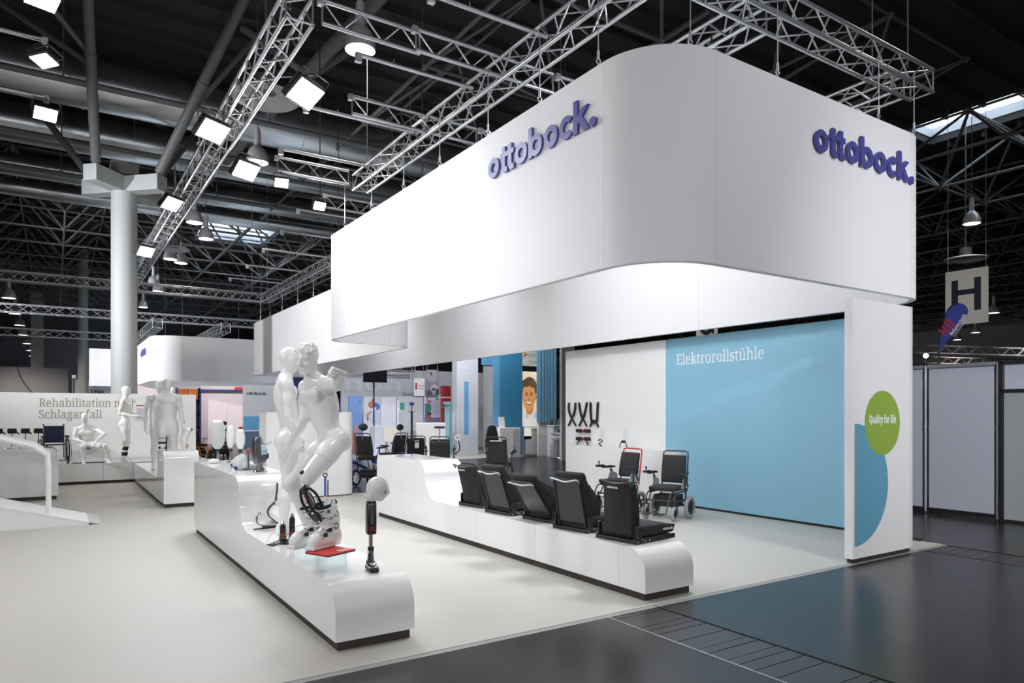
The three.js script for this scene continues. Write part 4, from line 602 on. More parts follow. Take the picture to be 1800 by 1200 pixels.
// ---------- wheelchair seats on the long plinth ----------
function seatModule(label, pos, turn, lean, kind) {
  const t = thing('wheelchair_seat', label, 'seat', pos, turn, 'demonstration seats on the white plinth');
  const fr = obj('base_frame', [bx(0.03, 0.045, 0.6, 0.24, 0.024, 0, 0.006), bx(0.03, 0.045, 0.6, -0.24, 0.024, 0, 0.006), bx(0.48, 0.03, 0.04, 0, 0.02, -0.28, 0.005), bx(0.48, 0.03, 0.04, 0, 0.02, 0.25, 0.005), bx(0.48, 0.012, 0.5, 0, 0.045, 0, 0.004)], M.black, t);
  for (const e of [-1, 1]) for (const z of [-0.27, -0.2, -0.16, -0.1]) obj('bolt', sp(0.009, e * 0.256, z < -0.18 && z > -0.25 ? 0.035 : 0.022, z, 0.6, 1, 1, 8), M.alu, fr);
  const cu = smooth(ext(roundPath([[-0.25, 0.055], [0.31, 0.055, 0.03], [0.33, 0.13, 0.04], [0.1, 0.165, 0.2], [-0.25, 0.15]]), 0.47, 0.02, 10).rotateY(-Math.PI / 2).translate(0.235, 0, 0), 0.9);
  const c = obj('cushion', uvm(cu), M.cloth, t); if (kind === 'E') obj('lettering', logoGeos(0.16, 0.002).map((g) => g.rotateY(-Math.PI / 2).translate(-0.237, 0.09, 0.13)), M.whiteLetter, c);
  const L = -lean * D2R, bk = (gs) => gs.map((g) => g.rotateX(L).translate(0, 0.09, -0.24));
  const taper = (w0, w1, h) => [[-w0 / 2, 0], [w0 / 2, 0], [w1 / 2, h], [-w1 / 2, h]];
  if (kind === 'shell') {
    obj('back_shell', bk([ext(roundPath([[-0.2, 0], [0.2, 0, 0.02], [0.185, 0.47, 0.03], [-0.185, 0.47, 0.03]]), 0.014, 0.004).translate(0, 0, -0.02)]), M.shell, t);
    obj('side_rail', bk([rod([-0.195, -0.03, -0.02], [-0.18, 0.46, -0.02], 0.012)]), M.black, t); obj('side_rail', bk([rod([0.195, -0.03, -0.02], [0.18, 0.46, -0.02], 0.012)]), M.black, t);
    obj('push_bar', bk([tb([[-0.2, 0.44, -0.03], [-0.19, 0.475, -0.06], [-0.1, 0.46, -0.06], [0, 0.445, -0.055], [0.1, 0.462, -0.06], [0.19, 0.475, -0.06], [0.2, 0.44, -0.03]], 0.009, 60, 8)]), M.alu, t);
    const pad = smooth(ext(roundPath([[-0.005, -0.02], [0.19, -0.01, 0.06], [0.26, 0.14, 0.09], [0.19, 0.29, 0.1], [0.09, 0.4, 0.06], [0.07, 0.53, 0.03], [0.0, 0.53, 0.03]]), 0.42, 0.03, 12).rotateY(-Math.PI / 2).translate(0.21, 0, 0), 0.9);
    obj('backrest', uvm(bk([pad])[0]), M.cloth, t);
  } else {
    const g = new THREE.PlaneGeometry(1, 1, 18, 24), p = g.attributes.position; for (let i = 0; i < p.count; i++) { const u = p.getX(i), v = p.getY(i) + 0.5, w = 0.38 - 0.05 * v; p.setXYZ(i, u * w * 1.02, v * 0.5 - 0.02, -0.045 + 0.02 * Math.cos(u * Math.PI) * -1 + 0.008 * Math.sin(v * 9 + u * 7) * Math.sin(v * 3.1) + 0.004 * Math.sin(u * 17 + v * 5)); } g.computeVertexNormals();
    obj('back_cover', [uvm(bk([mergeVertices(g).rotateY(Math.PI)])[0].clone())], M.cloth, t);
    obj('backrest', uvm(bk([smooth(ext(roundPath([[-0.03, -0.02], [0.09, -0.01, 0.03], [0.11, 0.2, 0.1], [0.06, 0.47, 0.02], [-0.02, 0.475, 0.02]]), 0.36, 0.02, 10).rotateY(-Math.PI / 2).translate(0.18, 0, 0), 0.9)])[0]), M.cloth, t);
    obj('label', bk(logoGeos(0.14, 0.002).map((q) => q.rotateY(Math.PI).translate(0.09, 0.42, -0.062))), M.whiteLetter, t);
    obj('push_bar', bk([tb([[-0.19, 0.44, -0.03], [-0.19, 0.49, -0.05], [-0.1, 0.475, -0.05], [0, 0.465, -0.05], [0.1, 0.475, -0.05], [0.19, 0.49, -0.05], [0.19, 0.44, -0.03]], 0.01, 60, 8)]), M.darkSteel, t);
  }
  for (const e of [-1, 1]) obj('hinge_bracket', [bx(0.014, 0.12, 0.06, e * 0.245, 0.1, -0.24, 0.004), rod([e * 0.24, 0.15, -0.24], [e * 0.26, 0.15, -0.24], 0.016, 0.016, 12), rod([e * 0.24, 0.08, -0.25], [e * 0.257, 0.08, -0.25], 0.01, 0.01, 10)], M.darkSteel, t);
  return t;
}
seatModule('black wheelchair seat at the far end, fabric back cover with a small white word', [4.85, 0.46, -7.96], 97 * D2R, 16, 'A');
seatModule('black shell wheelchair seat with silver bar, second from the high plinth step', [4.80, 0.46, -7.2], 96 * D2R, 19, 'shell');
seatModule('black shell wheelchair seat reclined the most, in the middle of the row', [4.88, 0.46, -6.49], 96 * D2R, 35, 'shell');
seatModule('black shell wheelchair seat with silver bar, tallest and second nearest', [4.80, 0.46, -5.79], 97 * D2R, 11, 'shell');
seatModule('black wheelchair seat nearest the plinth end, fabric back cover and lettered cushion', [4.80, 0.46, -5.08], 97 * D2R, 2, 'E');

// ---------- wheelchairs ----------
function wheel(parent, name, r, w, p, tyre, rimMat, spokes = 5) {
  const ty = obj(name, new THREE.TorusGeometry(r - w / 2, w / 2, 12, 32).rotateY(Math.PI / 2).translate(...p), tyre, parent);
  const g = [cy(0.03, 0.03, w * 1.1, 0, 0, 0, 12).rotateZ(Math.PI / 2)]; const ri = r - w * 0.95;
  if (spokes > 8) for (let i = 0; i < spokes; i++) { const a = i * Math.PI * 2 / spokes; g.push(rod([0, 0, 0], [0, Math.cos(a) * ri, Math.sin(a) * ri], 0.0025, 0.0025, 4)); } else { for (let i = 0; i < spokes; i++) { const a = i * Math.PI * 2 / spokes; g.push(bx(w * 0.5, ri, 0.03, 0, ri / 2, 0, 0.004).rotateX(a)); } }
  g.push(new THREE.TorusGeometry(ri, w * 0.22, 8, 28).rotateY(Math.PI / 2)); obj('rim', join(g).translate(...p), rimMat, ty);
}
function powerChair(label, pos, turn, o = {}) {
  const t = thing('power_wheelchair', label, 'wheelchair', pos, turn), W = o.w || 0.27, fm = o.frame || M.darkSteel, sh = o.seatH || 0.5;
  obj('seat', uvm(smooth(ext(roundPath([[-0.22, sh - 0.05], [0.24, sh - 0.05, 0.02], [0.26, sh + 0.02, 0.03], [0, sh + 0.03, 0.1], [-0.22, sh + 0.02]]), 0.44, 0.015, 8).rotateY(-Math.PI / 2).translate(0.22, 0, 0), 0.9)), M.cloth, t);
  const L = -(o.lean ?? 12) * D2R, bk = (gs) => gs.map((g) => g.rotateX(L).translate(0, sh, -0.22)), bh = o.backH || 0.52;
  obj('backrest', uvm(bk([smooth(ext(roundPath([[-0.02, 0.05], [0.06, 0.05, 0.03], [0.07, 0.25, 0.1], [0.035, bh, 0.02], [-0.015, bh, 0.02]]), 0.4, 0.014, 8).rotateY(-Math.PI / 2).translate(0.2, 0, 0), 0.9)])[0]), M.cloth, t);
  obj('back_frame', bk([pipe([[-0.215, -0.08, -0.03], [-0.215, bh + 0.07, -0.03], [0.215, bh + 0.07, -0.03], [0.215, -0.08, -0.03]], 0.0125, 0.05)]), o.backTube || fm, t);
  for (const e of [-1, 1]) {
    const a = obj('armrest', [bx(0.055, 0.03, 0.3, e * (W + 0.0), sh + 0.22, 0.0, 0.012)], M.black, t); obj('arm_post', [rod([e * W, sh + 0.2, -0.05], [e * W, sh - 0.1, -0.05], 0.013), rod([e * W, sh + 0.2, -0.05], [e * (W - 0.01), sh, -0.2], 0.01)], fm, a);
    if (!o.noGuard) obj('side_guard', ext(roundPath([[-0.2, sh - 0.02], [0.06, sh - 0.02, 0.03], [-0.02, sh + 0.16, 0.06], [-0.2, sh + 0.1, 0.04]]), 0.006, 0.002).rotateY(-Math.PI / 2).translate(e * (W - 0.02) + 0.003, 0, 0), M.aluDull, t);
    wheel(t, 'rear_wheel', o.rw || 0.18, 0.065, [e * (W + 0.03), o.rw || 0.18, -0.16], o.tyre || M.greyTyre, o.rim || M.darkSteel);
    wheel(t, 'caster', 0.115, 0.055, [e * (W - 0.03), 0.115, 0.3], o.tyre || M.greyTyre, o.rim || M.darkSteel, 3);
    obj('caster_fork', [bx(0.012, 0.17, 0.04, e * (W - 0.03) + 0.04, 0.18, 0.29, 0.004), bx(0.012, 0.17, 0.04, e * (W - 0.03) - 0.04, 0.18, 0.29, 0.004), rod([e * (W - 0.03), 0.24, 0.28], [e * (W - 0.03), 0.33, 0.28], 0.02)], fm, t);
    obj('leg_rest', [pipe([[e * 0.19, sh - 0.05, 0.2], [e * 0.2, sh - 0.06, 0.34], [e * 0.19, 0.14, 0.5]], 0.012, 0.08), bx(0.15, 0.014, 0.16, e * 0.11, 0.13, 0.55, 0.005)], fm, t);
  }
  obj('frame', [...[-1, 1].flatMap((e) => [pipe([[e * 0.215, 0.3, 0.3], [e * 0.215, 0.28, -0.2], [e * 0.215, sh - 0.07, -0.22], [e * 0.215, sh - 0.07, 0.22]], 0.0135, 0.06), rod([e * 0.21, 0.3, 0.27], [e * 0.21, sh - 0.08, 0.18], 0.012)]), rod([-0.215, 0.3, 0.25], [0.215, 0.3, 0.25], 0.012), rod([-0.215, 0.28, -0.16], [0.215, 0.28, -0.16], 0.02)], fm, t);
  obj('battery_box', bx(0.38, 0.19, 0.3, 0, 0.29, -0.02, 0.02), M.black, t);
  const js = o.stick ?? -1, c = obj('controller', [bx(0.075, 0.04, 0.17, js * (W + 0.0), sh + 0.25, 0.21, 0.015), bx(0.05, 0.02, 0.3, js * W, sh + 0.235, 0.06, 0.006)], M.black, t); obj('joystick', [rod([js * W, sh + 0.26, 0.23], [js * W, sh + 0.31, 0.235], 0.007, 0.012), sp(0.016, js * W, sh + 0.32, 0.236)], M.black, c);
  if (o.headrest) { const h = obj('headrest', sp(0.1, 0, sh + bh + 0.2, -0.3, 1.2, 0.85, 0.6), M.black, t); obj('headrest_post', rod([0, sh + bh - 0.1, -0.33], [0, sh + bh + 0.2, -0.32], 0.01), M.chrome, h); }
  if (o.bar) obj('frame_tube', [pipe([[0.34, 0.62, -0.42], [0.34, 0.36, 0.35], [0.3, 0.2, 0.42]], 0.035, 0.06, 12), pipe([[-0.34, 0.62, -0.42], [-0.34, 0.36, 0.35], [-0.3, 0.2, 0.42]], 0.035, 0.06, 12)], M.blue, t);
  if (o.extra) o.extra(t, sh, bh, bk);
  return t;
}
powerChair('power wheelchair with a red backrest tube, in front of the white counter ledge', [8.16, 0, -9.02], -86 * D2R, { seatH: 0.52, backH: 0.48, lean: 8, backTube: M.red, extra: (t, sh) => obj('red_clip', [new THREE.TorusGeometry(0.04, 0.012, 8, 16).translate(0.25, 0.3, 0.4)], M.red, t) });
powerChair('black power wheelchair with grey tyres, in front of the blue wall', [8.24, 0, -7.97], -70 * D2R, { lean: 6, backH: 0.5 });
powerChair('black power wheelchair seen from behind, between the plinth and the dark walkway', [7.85, 0, -12.4], 135 * D2R, { seatH: 0.62, backH: 0.52, lean: 14, noGuard: true, tyre: M.rubber, extra: (t, sh, bh, bk) => { obj('white_strip', bk([bx(0.26, 0.02, 0.012, 0, bh - 0.01, -0.03, 0.004)]), M.whiteLetter, t); obj('tail_reflector', bx(0.05, 0.1, 0.03, 0.2, 0.3, -0.34, 0.005), M.red, t); } });
powerChair('power wheelchair with blue frame tubes, silver rims and a round headrest', [6.1, 0, -15.2], 124 * D2R, { seatH: 0.66, backH: 0.5, lean: 10, headrest: true, bar: true, tyre: M.rubber, rim: M.paper, rw: 0.19, noGuard: true });
powerChair('black power wheelchair carrying a bag with a white label, behind the high plinth end', [7.55, 0, -15.9], 160 * D2R, { seatH: 0.58, backH: 0.48, tyre: M.rubber, noGuard: true, extra: (t, sh, bh, bk) => { const b = obj('bag', bk([bx(0.36, 0.4, 0.14, 0, 0.32, -0.12, 0.03)]), M.blackMatt, t); obj('bag_label', bk([bx(0.1, 0.14, 0.004, 0, 0.36, -0.193), bx(0.12, 0.02, 0.004, 0, 0.47, -0.193)]), M.whiteLetter, b); } });
powerChair('wide black power wheelchair with a round mirror on its arm, behind the high plinth end', [7.35, 0, -14.15], 150 * D2R, { seatH: 0.6, backH: 0.5, w: 0.31, tyre: M.rubber, noGuard: true, extra: (t, sh, bh, bk) => { obj('back_case', bk([bx(0.42, 0.36, 0.12, 0, 0.3, -0.09, 0.03)]), M.black, t); obj('mirror', [new THREE.TorusGeometry(0.06, 0.014, 8, 20).translate(-0.4, sh + 0.52, -0.1)], M.whiteLetter, t); obj('mirror_arm', tb([[-0.33, sh + 0.15, -0.1], [-0.44, sh + 0.25, -0.1], [-0.42, sh + 0.46, -0.1]], 0.012), M.black, t); obj('head_support', bx(0.24, 0.05, 0.06, 0, sh + bh + 0.26, -0.36, 0.02), M.black, t); obj('support_post', rod([0, sh + bh - 0.1, -0.36], [0, sh + bh + 0.26, -0.36], 0.014), M.chrome, t); } });
powerChair('black scooter-like wheelchair with a headrest, farthest back beside the bag chair', [7.5, 0, -17.2], 200 * D2R, { seatH: 0.6, backH: 0.5, headrest: true, tyre: M.rubber, noGuard: true });
{ // manual wheelchair on the bench
  const t = thing('manual_wheelchair', 'folding wheelchair with a dark blue back and large wheels, on the low bench', 'wheelchair', [0.02, 0.49, -19.72], 0.12);
  obj('seat', bx(0.4, 0.02, 0.4, 0, 0.44, 0.05, 0.006), M.darkBlue, t); obj('backrest', bx(0.38, 0.4, 0.015, 0, 0.68, -0.17, 0.006), std([0.015, 0.018, 0.05], 0.8), t);
  for (const e of [-1, 1]) {
    obj('side_frame', [pipe([[e * 0.2, 0.1, 0.32], [e * 0.2, 0.43, 0.26], [e * 0.2, 0.43, -0.18]], 0.012, 0.05), rod([e * 0.2, 0.12, -0.18], [e * 0.2, 0.9, -0.2], 0.012), rod([e * 0.2, 0.12, -0.18], [e * 0.2, 0.14, 0.3], 0.011)], M.darkBlue, t);
    obj('push_handle', [rod([e * 0.2, 0.9, -0.2], [e * 0.2, 0.91, -0.3], 0.016)], M.black, t); const a = obj('armrest', bx(0.06, 0.05, 0.3, e * 0.24, 0.63, 0.02, 0.015), M.black, t); obj('arm_post', [rod([e * 0.235, 0.61, -0.08], [e * 0.22, 0.43, -0.1], 0.01), rod([e * 0.235, 0.61, 0.1], [e * 0.22, 0.43, 0.1], 0.01)], M.darkBlue, a);
    wheel(t, 'large_wheel', 0.29, 0.026, [e * 0.27, 0.29, -0.12], M.rubber, M.aluDull, 18); obj('hand_rim', new THREE.TorusGeometry(0.25, 0.008, 8, 36).rotateY(Math.PI / 2).translate(e * 0.31, 0.29, -0.12), M.aluDull, t);
    wheel(t, 'caster', 0.09, 0.03, [e * 0.22, 0.09, 0.3], M.rubber, M.aluDull, 3); obj('foot_rest', [rod([e * 0.18, 0.43, 0.28], [e * 0.16, 0.1, 0.42], 0.011), bx(0.14, 0.012, 0.12, e * 0.1, 0.09, 0.45, 0.004)], M.darkBlue, t);
  }
}
// ---------- exercise stands with black pads on the cabinet block ----------
{
  const mk = (l, x, z, tn) => { const t = thing('pad_stand', l, 'stand', [x, 1.0, z], tn, 'stands with black pads on the cabinet block'); obj('foot', tb([[-0.1, 0.008, 0.06], [-0.02, 0.006, 0.08], [0.06, 0.006, 0.03], [0.05, 0.01, -0.05], [0, 0.03, -0.06]], 0.007), M.chrome, t); obj('post', [rod([0, 0.03, -0.06], [0, 0.3, -0.03], 0.008), rod([0, 0.1, -0.05], [0, 0.14, -0.05], 0.013)], M.darkSteel, t); obj('pad', bx(0.15, 0.1, 0.06, 0, 0.33, -0.02, 0.02), M.blackMatt, t); obj('side_grip', [rod([0.06, 0.32, 0.01], [0.1, 0.27, 0.05], 0.014)], M.black, t); };
  mk('stand with a black pad, cut by the left picture edge', -0.9, -16.72, 0.3); mk('stand with a wide black pad, second from the left picture edge', -0.68, -16.68, 0.2); mk('stand with a black pad left of the white handrail bend', -0.47, -16.62, 0); mk('stand with the smallest black pad, next to the wheelchair', -0.26, -16.6, -0.1);
}
// ---------- prostheses and orthoses on the nearest plinth ----------
const WORLD = { R: V(1, 0, 0), U: V(0, 1, 0), F: V(0, 0, 1) };
{ // standing knee prosthesis
  const t = thing('knee_prosthesis', 'standing knee prosthesis with a white socket and black knee joint at the plinth end', 'prosthesis', [2.08, 0.46, -5.17], -0.15);
  obj('foot', [bx(0.075, 0.035, 0.19, 0, 0.02, 0.02, 0.014), bx(0.06, 0.04, 0.11, 0, 0.055, -0.015, 0.015)], M.black, t);
  obj('foot_cover', [bx(0.05, 0.02, 0.07, 0, 0.062, 0.065, 0.008), bx(0.078, 0.014, 0.12, 0, 0.04, 0.03, 0.006)], M.chrome, t); obj('ankle', [cy(0.022, 0.03, 0.07, 0, 0.105, -0.02), cy(0.026, 0.026, 0.02, 0, 0.145, -0.02)], M.chrome, t);
  obj('pylon', cy(0.016, 0.016, 0.16, 0, 0.21, -0.02), M.chrome, t); obj('clamp', [cy(0.024, 0.024, 0.035, 0, 0.165, -0.02)], M.black, t);
  const k = obj('knee_joint', smooth(ext(roundPath([[-0.045, 0], [0.04, 0, 0.015], [0.045, 0.1, 0.03], [0.035, 0.26, 0.02], [-0.03, 0.265, 0.02], [-0.05, 0.15, 0.04]]), 0.072, 0.01, 8).rotateY(-Math.PI / 2).translate(0.036, 0.28, -0.015), 0.8), M.carbon, t);
  obj('damper', [cy(0.014, 0.014, 0.15, 0, 0.44, 0.033)], M.gunmetal, k); obj('red_cover', bx(0.05, 0.04, 0.016, 0, 0.325, 0.026, 0.008), std([0.16, 0.008, 0.015], 0.3), k); obj('side_disc', [cy(0.02, 0.02, 0.085, 0, 0.5, -0.005).rotateZ(0)], M.chrome, k);
  obj('socket_adapter', [cy(0.03, 0.024, 0.04, 0, 0.555, -0.01)], M.chrome, t);
  const s = new Skin([-0.16, 0.42, -0.16], [0.2, 0.82, 0.16], 0.005); s.cone([0.0, 0.585, 0.0], [0.045, 0.645, 0.0], 0.05, 0.084, 0.03); s.cone([0.045, 0.645, 0.0], [0.08, 0.6, 0.0], 0.08, 0.066, 0.02); s.ell([0.14, 0.55, 0.0], [0.06, 0.05, 0.08], WORLD, 0.012, true);
  obj('socket', s.mesh(), phy([0.78, 0.79, 0.79], 0.2, { clearcoat: 1 }), t); obj('valve', [new THREE.TorusGeometry(0.012, 0.004, 8, 16).translate(0.085, 0.62, 0.07)], M.gunmetal, t);
}
{ // ski boots, acrylic stands, red card
  const boot = (label, base, yaw) => {
    const t = thing('ski_boot', label, 'boot', base, yaw, undefined), s = new Skin([-0.1, -0.02, -0.17], [0.1, 0.38, 0.22], 0.006);   // toe towards +z
    s.cone([0, 0.055, -0.08], [0, 0.05, 0.13], 0.058, 0.05, 0.03); s.cone([0, 0.07, -0.07], [0, 0.2, -0.045], 0.062, 0.066, 0.04); s.cone([0, 0.2, -0.045], [0, 0.29, 0.0], 0.07, 0.078, 0.02); s.cone([0, 0.11, 0.0], [0, 0.075, 0.09], 0.05, 0.045, 0.04); s.ell([0, 0.34, 0.02], [0.066, 0.075, 0.066], WORLD, 0.01, true);
    t.scale.setScalar(1.1); obj('shell', s.mesh(), M.gloss, t); obj('liner', [tb([[-0.055, 0.3, 0.06], [0.0, 0.29, 0.08], [0.055, 0.3, 0.04], [0.05, 0.32, -0.045], [0, 0.33, -0.065], [-0.05, 0.32, -0.045]], 0.014, 40, 8, true)], M.blackMatt, t); for (const y of [0.09, 0.14, 0.19]) obj('shell_rib', tb([[0.066, y, -0.06], [0.07, y + 0.015, 0.0], [0.045, y - 0.01, 0.07], [0.0, y - 0.03, 0.125]], 0.006), M.paper, t); obj('sole', [bx(0.085, 0.03, 0.31, 0, 0.012, 0.03, 0.012)], M.paper, t); obj('sole_insert', bx(0.06, 0.012, 0.1, 0, -0.002, 0.11, 0.004), M.black, t);
    for (const [y, z, a, w] of [[0.1, 0.1, 0.35, 0.05], [0.13, 0.05, 0.5, 0.06], [0.21, 0.035, 1.2, 0.075], [0.265, 0.07, 1.2, 0.08]]) obj('buckle', [bx(w, 0.014, 0.02, 0.03, y, z, 0.004).rotateX(0), rod([-0.05, y - 0.01, z - 0.02], [0.065, y + 0.005, z], 0.005), bx(0.012, 0.03, 0.03, 0.066, y, z - 0.02, 0.004)], a > 1 ? M.chrome : M.black, t);
    for (const y of [0.15, 0.24]) obj('emblem', [new THREE.TorusGeometry(0.02, 0.004, 6, 16).rotateY(Math.PI / 2).translate(0.071, y, -0.03)], M.gunmetal, t); obj('trim', [tb([[-0.06, 0.29, 0.06], [0.0, 0.27, 0.085], [0.07, 0.29, 0.03], [0.06, 0.31, -0.05], [0, 0.32, -0.075], [-0.06, 0.31, -0.05]], 0.007, 40, 6, true)], M.paper, t);
    for (const [x, y, z, r] of [[0.052, 0.1, 0.09, 0.3], [0.062, 0.17, -0.02, 0.6]]) obj('yellow_patch', bx(0.01, 0.03, 0.04, x, y, z, 0.004).rotateX(r * 0.2), M.cream, t);
    return t;
  };
  boot('white ski boot nearer to the camera, standing on the red card', [1.84, 0.614, -5.54], -58 * D2R); boot('white ski boot behind the other one, on a clear stand', [1.80, 0.576, -5.87], -64 * D2R);
  const mkStand = (l, p, h, rx_, rz_) => { const t = thing('acrylic_stand', l, 'stand', p); const s = new THREE.Shape(); s.absellipse(0, 0, rx_, rz_, 0, Math.PI * 2); const ho = new THREE.Path(); ho.absellipse(0, 0, rx_ - 0.006, rz_ - 0.006, 0, Math.PI * 2, true); s.holes.push(ho); obj('wall', ext(s, h, 0, 40).rotateX(-Math.PI / 2), M.acrylic, t); const c = new THREE.Shape(); c.absellipse(0, 0, rx_, rz_, 0, Math.PI * 2); obj('top', ext(c, 0.008, 0, 40).rotateX(-Math.PI / 2).translate(0, h, 0), M.acrylic, t); };
  mkStand('clear oval acrylic stand under the red card', [1.86, 0.462, -5.46], 0.11, 0.125, 0.105); mkStand('clear oval acrylic stand under the rear ski boot', [1.80, 0.462, -5.87], 0.108, 0.1, 0.1);
  const c = thing('red_card', 'glossy red card with a white emblem lying on a clear stand', 'card', [1.83, 0.59, -5.4], 0.42); c.rotation.z = 0.0; obj('card', bx(0.29, 0.012, 0.26, 0, 0.012, 0, 0.004), M.redCard, c); obj('emblem', [bx(0.03, 0.002, 0.04, 0.02, 0.0195, 0.08), bx(0.05, 0.002, 0.014, 0.03, 0.0195, 0.1)], M.whiteLetter, c); obj('card_edge', bx(0.285, 0.008, 0.255, 0, 0.002, 0), M.black, c);
}
{ // carbon feet
  const springFoot = (l, p, yaw, tall) => { const t = thing('prosthetic_foot', l, 'prosthesis', p, yaw); for (const e of [-1, 1]) obj('leaf_spring', smooth(ext(new THREE.Shape([[-0.1, 0.012], [-0.05, 0.03], [0.02, 0.028], [0.1, 0.012], [0.15, 0.014], [0.15, 0.004], [0.1, 0.002], [0.02, 0.016], [-0.05, 0.016], [-0.11, 0.002]].map((q) => new THREE.Vector2(...q))), 0.032, 0.001).rotateY(-Math.PI / 2).translate(e * 0.02 + 0.016, 0, 0), 0.4), M.carbon, t);
    obj('ankle_block', [bx(0.05, 0.03, 0.06, 0, 0.045, -0.03, 0.01)], M.gunmetal, t); obj('cylinder', [cy(0.028, 0.028, tall, 0, 0.06 + tall / 2, -0.03), cy(0.02, 0.02, 0.02, 0, 0.07 + tall, -0.03)], M.carbon, t); obj('red_ring', cy(0.0285, 0.0285, 0.02, 0, 0.08, -0.03), M.red, t); obj('pyramid_adapter', [cy(0.012, 0.018, 0.025, 0, 0.093 + tall, -0.03, 4), cy(0.024, 0.024, 0.008, 0, 0.08 + tall, -0.03)], M.chrome, t); return t; };
  springFoot('black carbon foot with a short shock absorber, left one of two', [1.79, 0.462, -6.7], -55 * D2R, 0.1); springFoot('black carbon foot with the taller shock absorber, right one of two', [1.89, 0.462, -6.72], -40 * D2R, 0.16);
  const b = thing('running_blade', 'curved carbon running blade standing upright beside the faceless mannequin', 'prosthesis', [2.0, 0.462, -7.68], 0);
  const cv = new THREE.CatmullRomCurve3([[0.07, 0.0], [0.035, 0.03], [-0.03, 0.08], [-0.075, 0.13], [-0.08, 0.18], [-0.045, 0.23], [-0.005, 0.27], [0.01, 0.34], [0.02, 0.47]].map((q) => V(q[0], q[1] + 0.004, 0))), bp = cv.getPoints(50), off = bp.map((q, i) => { const tn = cv.getTangent(i / 50); return [q.x - tn.y * 0.009, q.y + tn.x * 0.009]; });
  obj('blade', smooth(ext([...bp.map((q) => [q.x, q.y]), ...off.reverse()], 0.06, 0.001).translate(0, 0, -0.03), 0.5), M.carbon, b); obj('white_label', [bx(0.03, 0.05, 0.062, -0.028, 0.255, 0, 0.004).rotateZ(-0.1)], M.paper, b);
  const f = thing('prosthetic_foot', 'flat carbon foot with an L-shaped heel spring left of the running blade', 'prosthesis', [1.85, 0.462, -7.6], 0);
  obj('sole_plate', [bx(0.25, 0.01, 0.06, 0.02, 0.01, 0, 0.004), bx(0.14, 0.012, 0.05, 0.06, 0.025, 0, 0.004)], M.carbon, f); const lc = new THREE.CatmullRomCurve3([[0.08, 0.03], [0.0, 0.035], [-0.055, 0.055], [-0.075, 0.1], [-0.07, 0.14]].map((q) => V(q[0], q[1], 0))), lp = lc.getPoints(30), lo = lp.map((q, i) => { const tn = lc.getTangent(i / 30); return [q.x + tn.y * 0.009, q.y - tn.x * 0.009]; });
  obj('heel_spring', smooth(ext([...lp.map((q) => [q.x, q.y]), ...lo.reverse()], 0.05, 0.001).translate(0, 0, -0.025), 0.5), M.gunmetal, f); obj('adapter', [bx(0.04, 0.05, 0.04, -0.05, 0.135, 0, 0.01), cy(0.012, 0.016, 0.03, -0.04, 0.17, 0, 4)], M.chrome, f); obj('bolt', sp(0.008, 0.06, 0.034, 0.0), M.alu, f);
}
